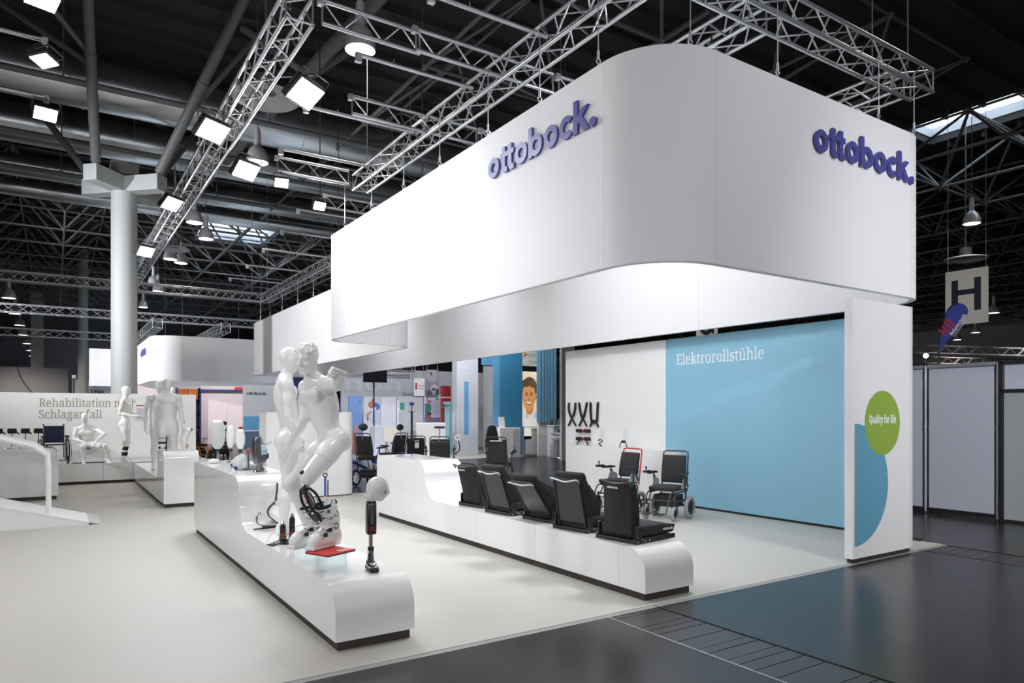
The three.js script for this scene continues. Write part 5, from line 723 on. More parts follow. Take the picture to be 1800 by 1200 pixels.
{ // things on the high step
  const t = thing('knee_joint_display', 'grey hydraulic knee joint with a pale blue front on a round foot', 'prosthesis', [2.02, 1.0, -8.46], 0.35);
  obj('foot_plate', [cy(0.075, 0.08, 0.012, 0, 0.006, 0, 32)], M.chrome, t); obj('stem', [cy(0.035, 0.05, 0.06, 0, 0.04, 0), cy(0.045, 0.03, 0.03, 0, 0.08, 0)], M.gunmetal, t);
  obj('body', smooth(ext(roundPath([[-0.06, 0], [0.03, 0, 0.03], [0.09, 0.06, 0.05], [0.09, 0.09, 0.02], [0.0, 0.09, 0.03], [-0.02, 0.26, 0.06], [-0.02, 0.31, 0.03], [-0.08, 0.31, 0.04], [-0.095, 0.12, 0.06]]), 0.09, 0.012, 10).translate(0.0, 0.095, -0.045), 0.8), M.gunmetal, t);
  obj('front_cover', smooth(ext(roundPath([[0.0, 0.1], [0.085, 0.1, 0.02], [0.08, 0.2, 0.03], [-0.01, 0.23, 0.03]]), 0.075, 0.01, 8).translate(0, 0.095, -0.038), 0.8), std([0.6, 0.72, 0.75], 0.3), t); obj('teal_band', bx(0.07, 0.05, 0.08, 0.045, 0.235, 0, 0.01), std([0.35, 0.55, 0.62], 0.4), t);
  obj('strap_arm', tb([[-0.06, 0.4, 0], [0.0, 0.39, 0], [0.05, 0.33, 0], [0.1, 0.325, 0], [0.15, 0.35, 0]], 0.012), std([0.4, 0.55, 0.6], 0.4), t);
  const r = thing('grip_display', 'dark red grip shape behind the grey knee joint', 'prosthesis', [2.1, 1.0, -8.85], 0.2); obj('grip', [sp(0.055, 0.0, 0.33, 0, 1, 1.2, 0.8), sp(0.03, -0.13, 0.22, 0, 1, 1.4, 0.8)], std([0.3, 0.1, 0.1], 0.5), r); obj('post', [rod([0, 0, 0], [0, 0.3, 0], 0.012), rod([-0.13, 0, 0], [-0.13, 0.2, 0], 0.012), bx(0.24, 0.012, 0.1, -0.06, 0.006, 0, 0.004)], M.gunmetal, r);
  const orth = (l, p, yaw, col, L) => { const o = thing('foot_orthosis', l, 'orthosis', p, yaw); const s = new Skin([-0.1, -0.02, -0.14], [0.1, 0.2, 0.3], 0.006); s.cone([0, 0.045, -0.06], [0, 0.035, 0.16], 0.048, 0.036, 0.03); s.cone([0, 0.05, -0.06], [0, 0.13, L], 0.05, 0.062, 0.03); s.ell([0, 0.17, 0.05], [0.045, 0.06, 0.16], WORLD, 0.01, true); obj('shell', s.mesh(), M.socket, o); obj('strap', [new THREE.TorusGeometry(0.056, 0.014, 8, 24).scale(1, 1, 2).translate(0, 0.07, -0.02)], col, o); obj('heel_pad', sp(0.035, 0, 0.035, -0.1, 1.1, 0.9, 0.5), M.navy, o); };
  orth('white lower leg orthosis with a green strap lying on the high plinth step', [1.98, 1.0, -9.3], 1.5, std([0.4, 0.62, 0.52], 0.5), 0.02); orth('white foot orthosis with a pale strap, in front of the other one', [1.92, 1.0, -8.85], 1.9, std([0.7, 0.75, 0.75], 0.5), -0.02);
  const lump = thing('soft_liner', 'small white rolled liner at the far end of the high step', 'liner', [1.82, 1.0, -10.2]); obj('roll', [new THREE.TorusGeometry(0.045, 0.03, 12, 24).rotateX(Math.PI / 2).translate(0, 0.03, 0)], M.paper, lump);
  const sock = (l, p, w, h, col) => { const o = thing('socket_display', l, 'prosthesis', p, -0.3); const s = new Skin([-w, 0.1, -w], [w, 0.26 + h, w], 0.006); s.ell([0, 0.2 + h * 0.5, 0], [w * 0.62, h * 0.56, w * 0.5], WORLD, 0.02); s.ell([0, 0.2 + h * 1.2, 0.03], [w * 0.6, h * 0.3, w * 0.6], WORLD, 0.02, true); obj('shell', s.mesh(), col, o); obj('post', [rod([0, 0, 0], [0, 0.2, 0], 0.014), cy(0.045, 0.05, 0.012, 0, 0.006, 0)], M.chrome, o); obj('black_joint', cy(0.028, 0.03, 0.03, 0, 0.17, 0), M.black, o); };
  sock('large translucent white socket on a stand at the far plinth end', [1.9, 1.0, -10.35], 0.17, 0.4, M.socket); sock('slim white socket with a black joint, middle of three on stands', [2.06, 1.0, -10.3], 0.09, 0.32, M.gloss); sock('short white socket on a stand, right one of three', [2.14, 1.0, -10.05], 0.1, 0.27, M.gloss);
  const arm = thing('arm_prosthesis', 'white forearm prosthesis standing bent on the short plinth', 'prosthesis', [2.02, 1.0, -13.95], 0.3); const s = new Skin([-0.12, -0.02, -0.12], [0.2, 0.5, 0.12], 0.006); s.cone([-0.03, 0.02, 0], [-0.045, 0.2, 0], 0.045, 0.055, 0.03); s.cone([-0.045, 0.2, 0], [0.03, 0.36, 0], 0.055, 0.05, 0.03); s.cone([0.03, 0.36, 0], [0.08, 0.39, 0], 0.045, 0.03, 0.02); obj('shell', s.mesh(), M.gloss, arm); obj('grey_cap', sp(0.038, 0.085, 0.38, 0, 1, 0.9, 1), M.gunmetal, arm); obj('cuff', [rod([-0.0, 0.04, 0.03], [0.0, 0.12, 0.03], 0.035, 0.03, 14)], M.skin, arm);
}
// ---------- things on and under the booth back wall ----------
{
  const wt = (name, l, y, z, fn, g) => { const t = thing(name, l, 'orthosis', [9.478, y, z], -Math.PI / 2, g); fn(t); };   // local +x runs towards +z, +z out of the wall
  const brace = (open) => (t) => {
    for (const e of [-1, 1]) { const p = open === 2 ? [[e * 0.115, 0.24, 0.02], [e * 0.11, 0.05, 0.025], [e * 0.09, -0.12, 0.02], [e * 0.06, -0.16, 0.02]] : open ? [[e * 0.13, 0.24, 0.02], [e * 0.1, 0.12, 0.025], [e * 0.045, -0.03, 0.03], [0, -0.09, 0.03]] : [[e * 0.115, 0.24, 0.02], [e * 0.11, 0.12, 0.03], [e * 0.06, -0.01, 0.03], [0, -0.06, 0.03]]; obj('arm', tb(p, 0.026, 24, 8), M.blackMatt, t); obj('tip', sp(0.024, e * (open ? 0.128 : 0.115), 0.235, 0.02, 1, 1.3, 0.8, 10), M.darkSteel, t); obj('leg', tb(open === 2 ? [[e * 0.06, -0.16, 0.02], [e * 0.1, -0.2, 0.02], [e * 0.13, -0.26, 0.02]] : [[0, -0.08, 0.03], [e * 0.06, -0.16, 0.025], [e * 0.13, -0.25, 0.02]], 0.02, 16, 8), M.blackMatt, t); }
    obj('hub', bx(open === 2 ? 0.18 : 0.06, 0.08, 0.04, 0, open === 2 ? -0.15 : -0.08, 0.03, 0.015), M.black, t);
  };
  wt('leg_brace', 'black Y-shaped frame brace on the white wall, left one of three', 1.65, -11.99, brace(0)); wt('leg_brace', 'black X-shaped frame brace on the white wall, middle one of three', 1.65, -11.62, brace(1)); wt('leg_brace', 'black H-shaped frame brace on the white wall, right one of three', 1.65, -11.25, brace(2));
  const cuff = (legs) => (t) => { for (const e of [-1, 1]) { obj('cuff', bx(0.2, 0.075, 0.05, e * 0.135, 0, 0.03, 0.02), M.blackMatt, t); if (legs) obj('leg', tb([[e * 0.1, -0.03, 0.03], [e * 0.15, -0.08, 0.05], [e * 0.2, -0.14, 0.04]], 0.014), M.black, t); } obj('red_link', bx(0.05, 0.05, 0.045, 0, 0, 0.03, 0.012), M.red, t); };
  wt('cuff_pair', 'pair of black cuffs joined by a red link, upper one', 1.3, -11.6, cuff(0)); wt('cuff_pair', 'pair of black cuffs with short legs joined by a red link, lower one', 1.13, -11.6, cuff(1));
  wt('hand_splint', 'small black splint on the white wall at the left end of the counter ledge', 0.95, -11.93, (t) => obj('splint', [bx(0.2, 0.035, 0.05, 0, 0, 0.026, 0.012), bx(0.1, 0.025, 0.04, 0.1, 0.016, 0.024, 0.008)], M.black, t));
  const st = (l, z, k) => { const t = thing('splint_stand', l, 'stand', [9.33, 1.01, z], -Math.PI / 2); obj('clear_block', [bx(0.09, 0.2, 0.05, 0, 0.25, -0.04, 0.006)], M.acrylic, t); if (k) { obj('splint', [tb([[-0.06, 0.1, 0], [0.0, 0.13, 0.02], [0.06, 0.1, 0], [0.02, 0.06, 0.03], [-0.05, 0.04, 0], [0.05, 0.006, 0.02]], 0.012)], M.black, t); } else { obj('splint', [bx(0.1, 0.05, 0.04, 0, 0.11, 0.01, 0.014), tb([[-0.05, 0.1, 0.01], [-0.08, 0.05, 0.02], [-0.09, 0.0, 0.02]], 0.01), tb([[0.05, 0.1, 0.01], [0.09, 0.06, 0.02], [0.11, 0.0, 0.02]], 0.01)], M.black, t); } obj('post', rod([0, 0, -0.04], [0, 0.16, -0.04], 0.012), M.acrylic, t); };
  st('clear stand with a curled black wrist splint on the ledge', -10.9, 1); st('clear stand with a forked black wrist splint on the ledge', -10.2, 0);
}
{ const t = thing('leg_prosthesis', 'leg prosthesis with a blue tube and a beige foot before the white counter block', 'prosthesis', [4.3, 0, -13.0], -0.4); obj('foot', [sp(0.05, 0, 0.04, 0.05, 0.8, 0.7, 2.2), sp(0.04, 0, 0.06, -0.02)], M.skin, t); obj('tube', cy(0.022, 0.022, 0.38, 0, 0.27, -0.03), M.blue, t); obj('adapter', [new THREE.TorusGeometry(0.035, 0.012, 8, 18).translate(0, 0.5, -0.03), cy(0.012, 0.012, 0.3, 0.05, 0.25, -0.03)], M.darkSteel, t); obj('knob', sp(0.022, 0.03, 0.62, -0.03), M.black, t); obj('post', rod([0.03, 0.5, -0.03], [0.03, 0.62, -0.03], 0.008), M.chrome, t); }
// ---------- pictures printed on the far posters ----------
function print(w, h, draw) { const c = document.createElement('canvas'); c.width = w; c.height = h; draw(c.getContext('2d'), w, h); const t = new THREE.CanvasTexture(c); t.colorSpace = THREE.SRGBColorSpace; return std([1, 1, 1], 0.6, 0, { map: t }); }
const ov = (g, x, y, a, b, col, rot = 0) => { g.fillStyle = col; g.save(); g.translate(x, y); g.rotate(rot); g.scale(1, b / a); g.beginPath(); g.arc(0, 0, a, 0, 7); g.fill(); g.restore(); };
const glowing = (m) => { m.emissiveMap = m.map; m.emissive.set(0xffffff); m.emissiveIntensity = 0.55; return m; };  // glow put into the poster print so it reads bright
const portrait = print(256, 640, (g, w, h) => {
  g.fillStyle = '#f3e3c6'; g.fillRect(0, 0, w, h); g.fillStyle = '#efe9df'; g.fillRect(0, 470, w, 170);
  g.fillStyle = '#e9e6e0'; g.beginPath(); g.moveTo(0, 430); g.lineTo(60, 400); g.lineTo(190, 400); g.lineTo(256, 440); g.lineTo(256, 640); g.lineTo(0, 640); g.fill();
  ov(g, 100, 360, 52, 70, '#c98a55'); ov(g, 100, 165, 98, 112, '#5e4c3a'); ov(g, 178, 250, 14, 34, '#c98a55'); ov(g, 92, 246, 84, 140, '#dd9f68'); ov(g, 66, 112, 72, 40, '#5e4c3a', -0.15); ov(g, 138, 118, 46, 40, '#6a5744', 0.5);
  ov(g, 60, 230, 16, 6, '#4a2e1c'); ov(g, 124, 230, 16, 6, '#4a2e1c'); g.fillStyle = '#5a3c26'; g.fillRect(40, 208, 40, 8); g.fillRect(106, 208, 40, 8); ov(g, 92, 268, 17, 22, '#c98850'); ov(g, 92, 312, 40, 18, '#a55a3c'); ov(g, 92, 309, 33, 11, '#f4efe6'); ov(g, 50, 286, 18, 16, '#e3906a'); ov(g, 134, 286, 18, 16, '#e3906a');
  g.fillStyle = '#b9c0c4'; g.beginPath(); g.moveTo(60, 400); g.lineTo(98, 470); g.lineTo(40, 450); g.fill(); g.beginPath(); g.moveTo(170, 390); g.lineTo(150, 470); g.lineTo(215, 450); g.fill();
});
const dancers = print(128, 208, (g, w, h) => { g.fillStyle = '#c9cbd8'; g.fillRect(0, 0, w, h); ov(g, 74, 30, 12, 14, '#7d584e'); ov(g, 62, 64, 30, 26, '#b0705a', 0.5); ov(g, 96, 72, 32, 26, '#4d6bb0', 0.6); ov(g, 72, 100, 30, 14, '#d5dcea', -0.6); ov(g, 40, 128, 32, 10, '#c58a70', -0.7); ov(g, 84, 150, 40, 46, '#b4c2e0'); ov(g, 30, 165, 8, 18, '#a8604a'); });
const sport = print(128, 256, (g, w, h) => { g.fillStyle = '#d4d4ea'; g.fillRect(0, 0, w, h); g.fillStyle = '#7d7fa6'; g.fillRect(0, 190, w, 66); g.fillStyle = '#6a6d92'; g.fillRect(4, 70, 46, 130); ov(g, 36, 110, 20, 36, '#2f9a78'); ov(g, 26, 45, 6, 36, '#b5735c', -0.1); ov(g, 44, 52, 10, 12, '#a5634c'); ov(g, 40, 160, 16, 18, '#3a3a44'); ov(g, 30, 196, 6, 32, '#b5735c', 0.1); ov(g, 50, 196, 6, 32, '#b5735c', -0.15); g.fillStyle = '#3f9e8e'; g.fillRect(92, 24, 24, 18); g.fillStyle = '#b9b9d6'; for (let i = 0; i < 9; i++) g.fillRect(82, 64 + i * 12, 36, 4); });
const blueArm = print(128, 320, (g, w, h) => { const q = g.createLinearGradient(0, 0, 0, h); q.addColorStop(0, '#7f9fdc'); q.addColorStop(1, '#5f86c8'); g.fillStyle = q; g.fillRect(0, 0, w, h); ov(g, 60, 250, 30, 70, '#b0705c', 0.15); ov(g, 70, 200, 16, 40, '#c58468', -0.2); g.fillStyle = '#2f9a88'; g.fillRect(100, 20, 14, 24); });
const bwPhoto = print(128, 256, (g, w, h) => { g.fillStyle = '#8d8c98'; g.fillRect(0, 0, w, h); ov(g, 60, 60, 60, 70, '#a9a8b2'); ov(g, 50, 40, 8, 20, '#3d3c48', -0.2); ov(g, 84, 190, 40, 44, '#b9b8c2'); ov(g, 76, 200, 22, 14, '#4a4956'); ov(g, 30, 236, 30, 30, '#55545f'); ov(g, 118, 230, 20, 40, '#3a3948'); });
// a flat free-standing panel on the floor or hung, facing +z
function panel(name, label, cat, x0, x1, y0, y1, z, mat, group, th = 0.05) { const t = thing(name, label, cat, [(x0 + x1) / 2, y0, z], 0, group); obj('board', bx(x1 - x0, y1 - y0, th, 0, (y1 - y0) / 2, -th / 2), mat, t); return t; }
const put = (t, name, w, h, x, y, mat, z = 0.004) => obj(name, bx(w, h, 0.006, x, y, z), mat, t);
// ---------- stands behind the booth ----------
{
  const w = struct('wall_back_stand', bx(7.6, 3.6, 0.1, 14.1, 1.8, -29.05), M.greyPanel);
  for (const x of [11.2, 12.6, 14.0, 15.4]) obj('panel_joint', bx(0.03, 3.6, 0.02, x, 1.8, -28.99), M.partition, w);
  obj('lettering', txt('non', 0.62, 0.02, 'bold', 2.6).translate(10.45, 2.62, -28.995), std([0.62, 0.64, 0.69], 0.6), w);
  const pole = thing('monitor_pole', 'steel pole carrying the dark monitor under the fascia', 'pole', [9.85, 0, -24.25]); obj('pole', [cy(0.03, 0.03, 2.85, 0, 1.42, 0), cy(0.3, 0.3, 0.02, 0, 0.012, 0)], M.darkSteel, pole);
  const mon = thing('monitor', 'black flat monitor high on a pole just under the fascia edge', 'monitor', [9.8, 2.78, -24]); obj('screen', bx(0.92, 0.5, 0.05, 0, 0.25, 0, 0.01), M.black, mon); obj('display', bx(0.88, 0.46, 0.006, 0, 0.25, 0.026), std([0.008, 0.008, 0.01], 0.2), mon);
  const ps = (l, x0, x1, y0, y1, m, th) => panel('poster_panel', l, 'poster', x0, x1, y0, y1, -27.6, m, undefined, th);
  ps('blue poster with a bent arm, left end of the poster row', 10.12, 10.7, 0.0, 2.36, blueArm); ps('pale poster of two embracing dancers', 10.76, 11.5, 0.0, 2.35, M.partition); obj('picture', bx(0.72, 1.17, 0.006, 0, 1.77, 0.004), dancers, scene.children[scene.children.length - 1]);
  ps('plain lilac panel in the poster row', 11.52, 12.22, 0.0, 2.35, M.partition); const em = ps('lilac panel with a small green shield emblem', 12.25, 13.5, 0.0, 2.38, M.greyPanel); put(em, 'emblem', 0.22, 0.3, -0.38, 1.95, std([0.05, 0.35, 0.28], 0.5)); put(em, 'stripe', 0.12, 1.2, -0.55, 1.6, M.paper); put(em, 'stripe', 0.05, 0.4, -0.5, 1.5, M.turq, 0.008);
  ps('poster of a runner in a green shirt, right end of the poster row', 13.54, 14.34, 0.0, 2.44, M.partition); obj('picture', bx(0.78, 1.32, 0.006, 0, 1.78, 0.004), sport, scene.children[scene.children.length - 1]);
  const wb = panel('logo_banner', 'white banner with a red sign and grey lettering above the poster row', 'banner', 13.02, 13.52, 2.4, 3.16, -27.5, M.paper); put(wb, 'red_sign', 0.08, 0.3, -0.16, 0.42, M.red); obj('lettering', [txt('dynamic', 0.1, 0.004, 'bold', 0.3).translate(-0.08, 0.4, 0.003), bx(0.28, 0.03, 0.004, 0.06, 0.32, 0.004)], M.greyLetter, wb); obj('hanger', [rod([-0.2, 0.76, -0.02], [-0.2, 10.0, -0.02], 0.008), rod([0.2, 0.76, -0.02], [0.2, 10.0, -0.02], 0.008)], M.wire, wb);
  const bw = panel('photo_banner', 'grey photograph banner right of the white logo banner', 'banner', 13.55, 14.15, 2.45, 3.55, -27.4, bwPhoto); obj('hanger', [rod([-0.25, 1.1, -0.02], [-0.25, 10.0, -0.02], 0.008), rod([0.25, 1.1, -0.02], [0.25, 10.0, -0.02], 0.008)], M.wire, bw);
  const rp = thing('red_post', 'dark red square post behind the turquoise cabinet', 'post', [13.55, 0, -25.6]); obj('shaft', [bx(0.34, 1.9, 0.2, -0.02, 0.95, 0), bx(0.38, 0.36, 0.2, 0, 2.1, 0), bx(0.38, 0.44, 0.2, 0, 2.56, 0)], M.postRed, rp); obj('white_joint', bx(0.4, 0.03, 0.21, 0, 2.3, 0), M.paper, rp);
  const tq = thing('turquoise_cabinet', 'turquoise cabinet column beside the white slit pillar', 'cabinet', [13.5, 0, -25]); obj('body', bx(0.48, 2.0, 0.4, 0.02, 1.0, 0, 0.01), M.turq, tq); obj('top_plate', bx(0.54, 0.12, 0.44, 0, 2.06, 0, 0.01), M.turq, tq);
  const cb = thing('black_box', 'black device on top behind the turquoise cabinet', 'device', [13.9, 2.12, -25.05]); obj('housing', bx(0.26, 0.14, 0.3, 0, 0.07, 0, 0.02), M.black, cb); obj('shelf', bx(0.3, 0.02, 0.3, 0, -0.01, 0), M.paper, cb);
  const lp = panel('slit_pillar', 'tall pale lilac pillar with a narrow blue slit window', 'pillar', 13.2, 14.16, 0, 3.95, -24, M.greyPanel, undefined, 0.4); put(lp, 'slit_window', 0.2, 2.1, -0.06, 1.86, M.bluePoster); for (let i = 0; i < 3; i++) put(lp, 'text_line', 0.5 - i * 0.06, 0.035, -0.1, 3.45 - i * 0.26, M.partition);
  const wp = panel('word_strip', 'narrow white strip with big grey letters right of the slit pillar', 'banner', 14.3, 14.7, 0, 3.7, -25, M.paper); obj('lettering', ['A', 'o', 'i'].map((s, i) => txt(s, 0.3, 0.004, 'bold').translate(-0.14, 2.72 - i * 0.62, 0.002)), M.greyLetter, wp);
  const gt = panel('text_panel', 'grey panel with text lines and a round emblem left of the blue column', 'sign', 14.72, 15.5, 0, 3.6, -24.5, std([0.42, 0.44, 0.44], 0.6)); for (let i = 0; i < 4; i++) put(gt, 'text_line', 0.55, 0.025, 0, 3.2 - i * 0.16, M.greyLetter); put(gt, 'text_block', 0.16, 0.1, -0.1, 2.1, M.greyLetter); put(gt, 'text_block', 0.2, 0.1, 0.15, 2.1, M.greyLetter); put(gt, 'text_block', 0.22, 0.1, 0.05, 1.86, M.greyLetter); obj('round_emblem', [new THREE.TorusGeometry(0.14, 0.014, 8, 28).translate(0, 1.42, 0.004), bx(0.03, 0.14, 0.006, 0, 1.42, 0.004)], M.greyLetter, gt);
  panel('blue_header', 'dark blue header board above the grey text panel', 'sign', 14.6, 15.5, 3.62, 4.1, -24.45, M.bluePoster);
  const bc = panel('blue_column', 'wide glossy blue column left of the portrait poster', 'pillar', 14.05, 15.08, 0, 4.2, -22.2, phy([0.05, 0.24, 0.42], 0.25, { clearcoat: 1, clearcoatRoughness: 0.1 }), undefined, 0.5); put(bc, 'kick_strip', 1.03, 0.04, 0, 0.02, M.cream);
  const wd = thing('reception_desk', 'white reception desk block before the blue column', 'counter', [14.1, 0, -21.8]); obj('body', bx(0.9, 1.12, 0.5, 0, 0.56, 0, 0.01), M.white, wd); obj('front_panel', bx(0.34, 1.05, 0.012, 0.27, 0.54, 0.255), M.greyPanel, wd);
  for (const [x, h, m, l] of [[13.86, 0.4, M.paper, 'white leaflet stand'], [14.2, 0.22, M.acrylic, 'clear leaflet holder']]) { const s = thing('leaflet_stand', `${l} on the white reception desk`, 'stand', [x, 1.12, -21.75]); obj('sheet', [bx(0.26, h, 0.02, 0, h / 2, 0, 0.004).rotateX(-0.15), bx(0.26, 0.012, 0.14, 0, 0.006, -0.02)], m, s); }
  const oc = thing('office_chair', 'high black office chair back in front of the reception desk', 'chair', [12.9, 0, -20.9], 2.6); obj('backrest', smooth(ext(roundPath([[-0.26, 0], [0.26, 0, 0.05], [0.14, 0.62, 0.12], [-0.14, 0.62, 0.12]]), 0.07, 0.02, 8).translate(0, 0.62, -0.25), 0.8), M.blackMatt, oc); obj('seat', bx(0.5, 0.08, 0.48, 0, 0.5, 0, 0.03), M.blackMatt, oc); obj('column', cy(0.03, 0.03, 0.42, 0, 0.26, 0), M.chrome, oc); for (let i = 0; i < 5; i++) { const a = i * Math.PI * 0.4; obj('base_arm', rod([0, 0.1, 0], [Math.cos(a) * 0.3, 0.05, Math.sin(a) * 0.3], 0.02), M.darkSteel, oc); } obj('base_plate', cy(0.2, 0.2, 0.02, 0, 0.03, 0), M.darkSteel, oc);
  glowing(portrait); const pp = panel('glowing_portrait', 'cream poster with added glow, of a smiling dark-haired man in a white shirt', 'poster', 15.93, 16.92, 0.72, 3.36, -23.5, portrait, undefined, 0.06); obj('poster_stand', [bx(0.05, 0.72, 0.04, -0.4, -0.36, -0.03), bx(0.05, 0.72, 0.04, 0.4, -0.36, -0.03)], M.darkSteel, pp);
  const mf = panel('word_sign', 'white hanging sign with a swirl emblem and two grey words over the portrait', 'sign', 15.84, 16.98, 3.58, 4.25, -23.4, M.paper); obj('lettering', [txt('made for', 0.2, 0.004, 'sans', 0.95).translate(-0.2, 0.36, 0.003), txt('movement', 0.2, 0.004, 'sans', 1.15).translate(-0.2, 0.08, 0.003)], M.greyLetter, mf); obj('swirl', [new THREE.TorusGeometry(0.07, 0.03, 8, 20, 4).translate(-0.38, 0.42, 0.004)], M.orange, mf); obj('hanger', [rod([-0.5, 0.66, 0], [-0.5, 8.9, 0], 0.008), rod([0.5, 0.66, 0], [0.5, 8.9, 0], 0.008)], M.wire, mf);
  const lb = panel('pleated_column', 'pale blue column with vertical folds right of the portrait', 'pillar', 15.62, 16.5, 1.3, 4.2, -21.9, std([0.14, 0.36, 0.55], 0.5), undefined, 0.12); for (let i = 0; i < 6; i++) obj('fold', cy(0.04, 0.04, 2.9, -0.36 + i * 0.145, 1.45, -0.005, 12), std([0.17, 0.4, 0.58], 0.5), lb); obj('column_foot', bx(0.8, 1.3, 0.1, 0, -0.65, -0.1), M.paper, lb);
  panel('white_pillar', 'plain pale lilac pillar at the left end of the white booth wall', 'pillar', 14.84, 15.4, 0, 4.0, -19.4, M.greyPanel, undefined, 0.12);
  const bar = thing('bar_counter', 'grey bar counter with bottles beside the lilac pillar', 'counter', [16.1, 0, -21.3]); obj('body', bx(0.8, 1.16, 0.4, 0.05, 0.58, 0, 0.01), M.greyPanel, bar); obj('top_plate', bx(0.86, 0.04, 0.46, 0.05, 1.18, 0, 0.008), M.white, bar); obj('niche', bx(0.5, 0.16, 0.02, 0.1, 0.96, 0.2), M.darkSteel, bar);
  for (let i = 0; i < 9; i++) { const b = thing('bottle', `green glass bottle number ${['one', 'two', 'three', 'four', 'five', 'six', 'seven', 'eight', 'nine'][i]} from the left on the bar counter`, 'bottle', [15.78 + i * 0.088, 1.2, -21.25 + (i % 2) * 0.05], 0, 'bottles on the bar counter'); obj('glass', lathe([[0, 0], [0.032, 0], [0.034, 0.02], [0.034, 0.15], [0.014, 0.2], [0.013, 0.25], [0, 0.25]], 14), i ? std([0.12, 0.25, 0.22], 0.2) : M.black, b); }
  const tb2 = thing('standing_table', 'pale high table before the portrait poster', 'table', [15.7, 0, -22.4]); obj('tabletop', bx(1.0, 0.04, 0.6, 0, 1.12, 0, 0.008), M.white, tb2); obj('front_box', bx(0.62, 0.55, 0.4, -0.1, 0.35, 0.1, 0.01), M.greyPanel, tb2); for (const x of [-0.45, 0.45]) obj('leg', bx(0.05, 1.1, 0.05, x, 0.55, 0), M.white, tb2); obj('sign_board', bx(0.66, 0.42, 0.02, 0.1, 0.86, 0.25), M.cream, tb2);
  const st = thing('bar_stool', 'white bar stool with a chrome column near the bar counter', 'stool', [15.62, 0, -20.7]); obj('seat', smooth(lathe([[0, 0.62], [0.12, 0.62], [0.2, 0.66], [0.24, 0.76], [0.22, 0.78], [0.17, 0.7], [0, 0.68]], 28), 0.6), M.greyPanel, st); obj('back_rim', new THREE.TorusGeometry(0.21, 0.03, 8, 24, Math.PI).rotateX(-Math.PI / 2).translate(0, 0.9, 0.0), M.greyPanel, st); obj('column', [cy(0.03, 0.03, 0.6, 0, 0.32, 0), cy(0.05, 0.05, 0.1, 0, 0.5, 0)], M.chrome, st); obj('base', lathe([[0, 0], [0.2, 0], [0.2, 0.015], [0.05, 0.04], [0, 0.06]], 28), M.chrome, st);
  const c1 = thing('white_counter', 'low white counter behind the blue power wheelchair', 'counter', [9.9, 0, -23.3]); obj('body', bx(1.0, 1.2, 0.5, 0, 0.6, 0, 0.01), M.greyPanel, c1); obj('front_panel', bx(0.5, 0.5, 0.012, 0.1, 0.9, 0.255), M.cream, c1);
  const c2 = thing('white_counter', 'low pale counter under the runner poster', 'counter', [11.7, 0, -23.5]); obj('body', bx(1.2, 1.3, 0.5, 0, 0.65, 0, 0.01), M.white, c2); obj('side_post', bx(0.06, 1.7, 0.06, -0.72, 0.85, 0.1), M.darkSteel, c2);
  const cm = thing('desk_camera', 'small dark device on a post left of the pale counter', 'device', [10.98, 1.7, -23.4]); obj('body', [bx(0.14, 0.12, 0.12, 0, 0.3, 0, 0.02), rod([0, 0, 0], [0, 0.26, 0], 0.02)], M.navy, cm); obj('base', bx(0.2, 0.03, 0.14, 0, 0.012, 0, 0.01), M.navy, cm);
  const ru = panel('word_banner', 'tall grey stand banner with dark word mark, green dot and blue foot', 'banner', 5.2, 6.6, 0, 2.6, -24, M.greyPanel, undefined, 0.08); obj('lettering', logoGeos(0.66, 0.004).map((g) => g.translate(-0.6, 2.27, 0.001)), M.ink, ru); const dt = new THREE.Shape(); dt.absarc(0, 0, 0.27, 0, 7); put(ru, 'blue_field', 0.7, 0.46, -0.34, 1.33, M.bluePoster); obj('green_dot', ext(dt, 0.004, 0, 32).translate(-0.34, 1.62, 0.007), M.green, ru); put(ru, 'white_bar', 0.7, 0.03, -0.34, 1.08, M.paper); put(ru, 'picture_field', 0.7, 0.6, -0.34, 0.76, std([0.1, 0.16, 0.24], 0.5));
  const nb = panel('blue_box', 'navy blue sign box behind the two nearest mannequins', 'sign', 9.1, 10.2, 2.48, 3.42, -33.2, M.navy, undefined, 0.5); obj('foot', bx(0.5, 2.5, 0.4, 0, -1.25, -0.3), M.greyPanel, nb);
  const pw = struct('wall_pink_stand', bx(2.4, 3.1, 0.1, 7.66, 1.55, -40), M.pink); obj('panel_joint', bx(0.02, 3.1, 0.02, 7.75, 1.55, -39.95), M.partition, pw);
  panel('pink_header', 'pale pink header board across the far stand', 'sign', 3.2, 11.3, 2.6, 3.08, -41, M.pink); const nf = panel('navy_frame', 'navy blue upright frame left of the pink wall', 'frame', 6.17, 6.5, 0, 2.9, -39.8, M.navy); put(nf, 'top_bar', 2.45, 0.13, 1.28, 2.84, M.navy); panel('orange_sign', 'small orange red sign at the top right of the pink wall', 'sign', 8.2, 8.62, 2.86, 3.06, -39.9, M.redCard);
  const sh = thing('shelf_rack', 'dark shop rack with orange boxes behind the white mannequins', 'shelf', [5.3, 0, -36]); obj('frame', [bx(0.04, 2.85, 0.5, -0.5, 1.42, 0), bx(0.04, 2.85, 0.5, 0.5, 1.42, 0), bx(1.0, 0.04, 0.5, 0, 1.1, 0), bx(1.0, 0.04, 0.5, 0, 1.7, 0), bx(1.0, 0.04, 0.5, 0, 2.3, 0), bx(1.0, 2.8, 0.02, 0, 1.4, -0.25)], M.navy, sh); obj('goods', [0, 1, 2, 3, 4, 5, 6, 7].map((i) => bx(0.18, rr(0.2, 0.4), 0.2, -0.36 + (i % 4) * 0.24, i < 4 ? 1.3 : 1.9, 0)), M.darkSteel, sh);
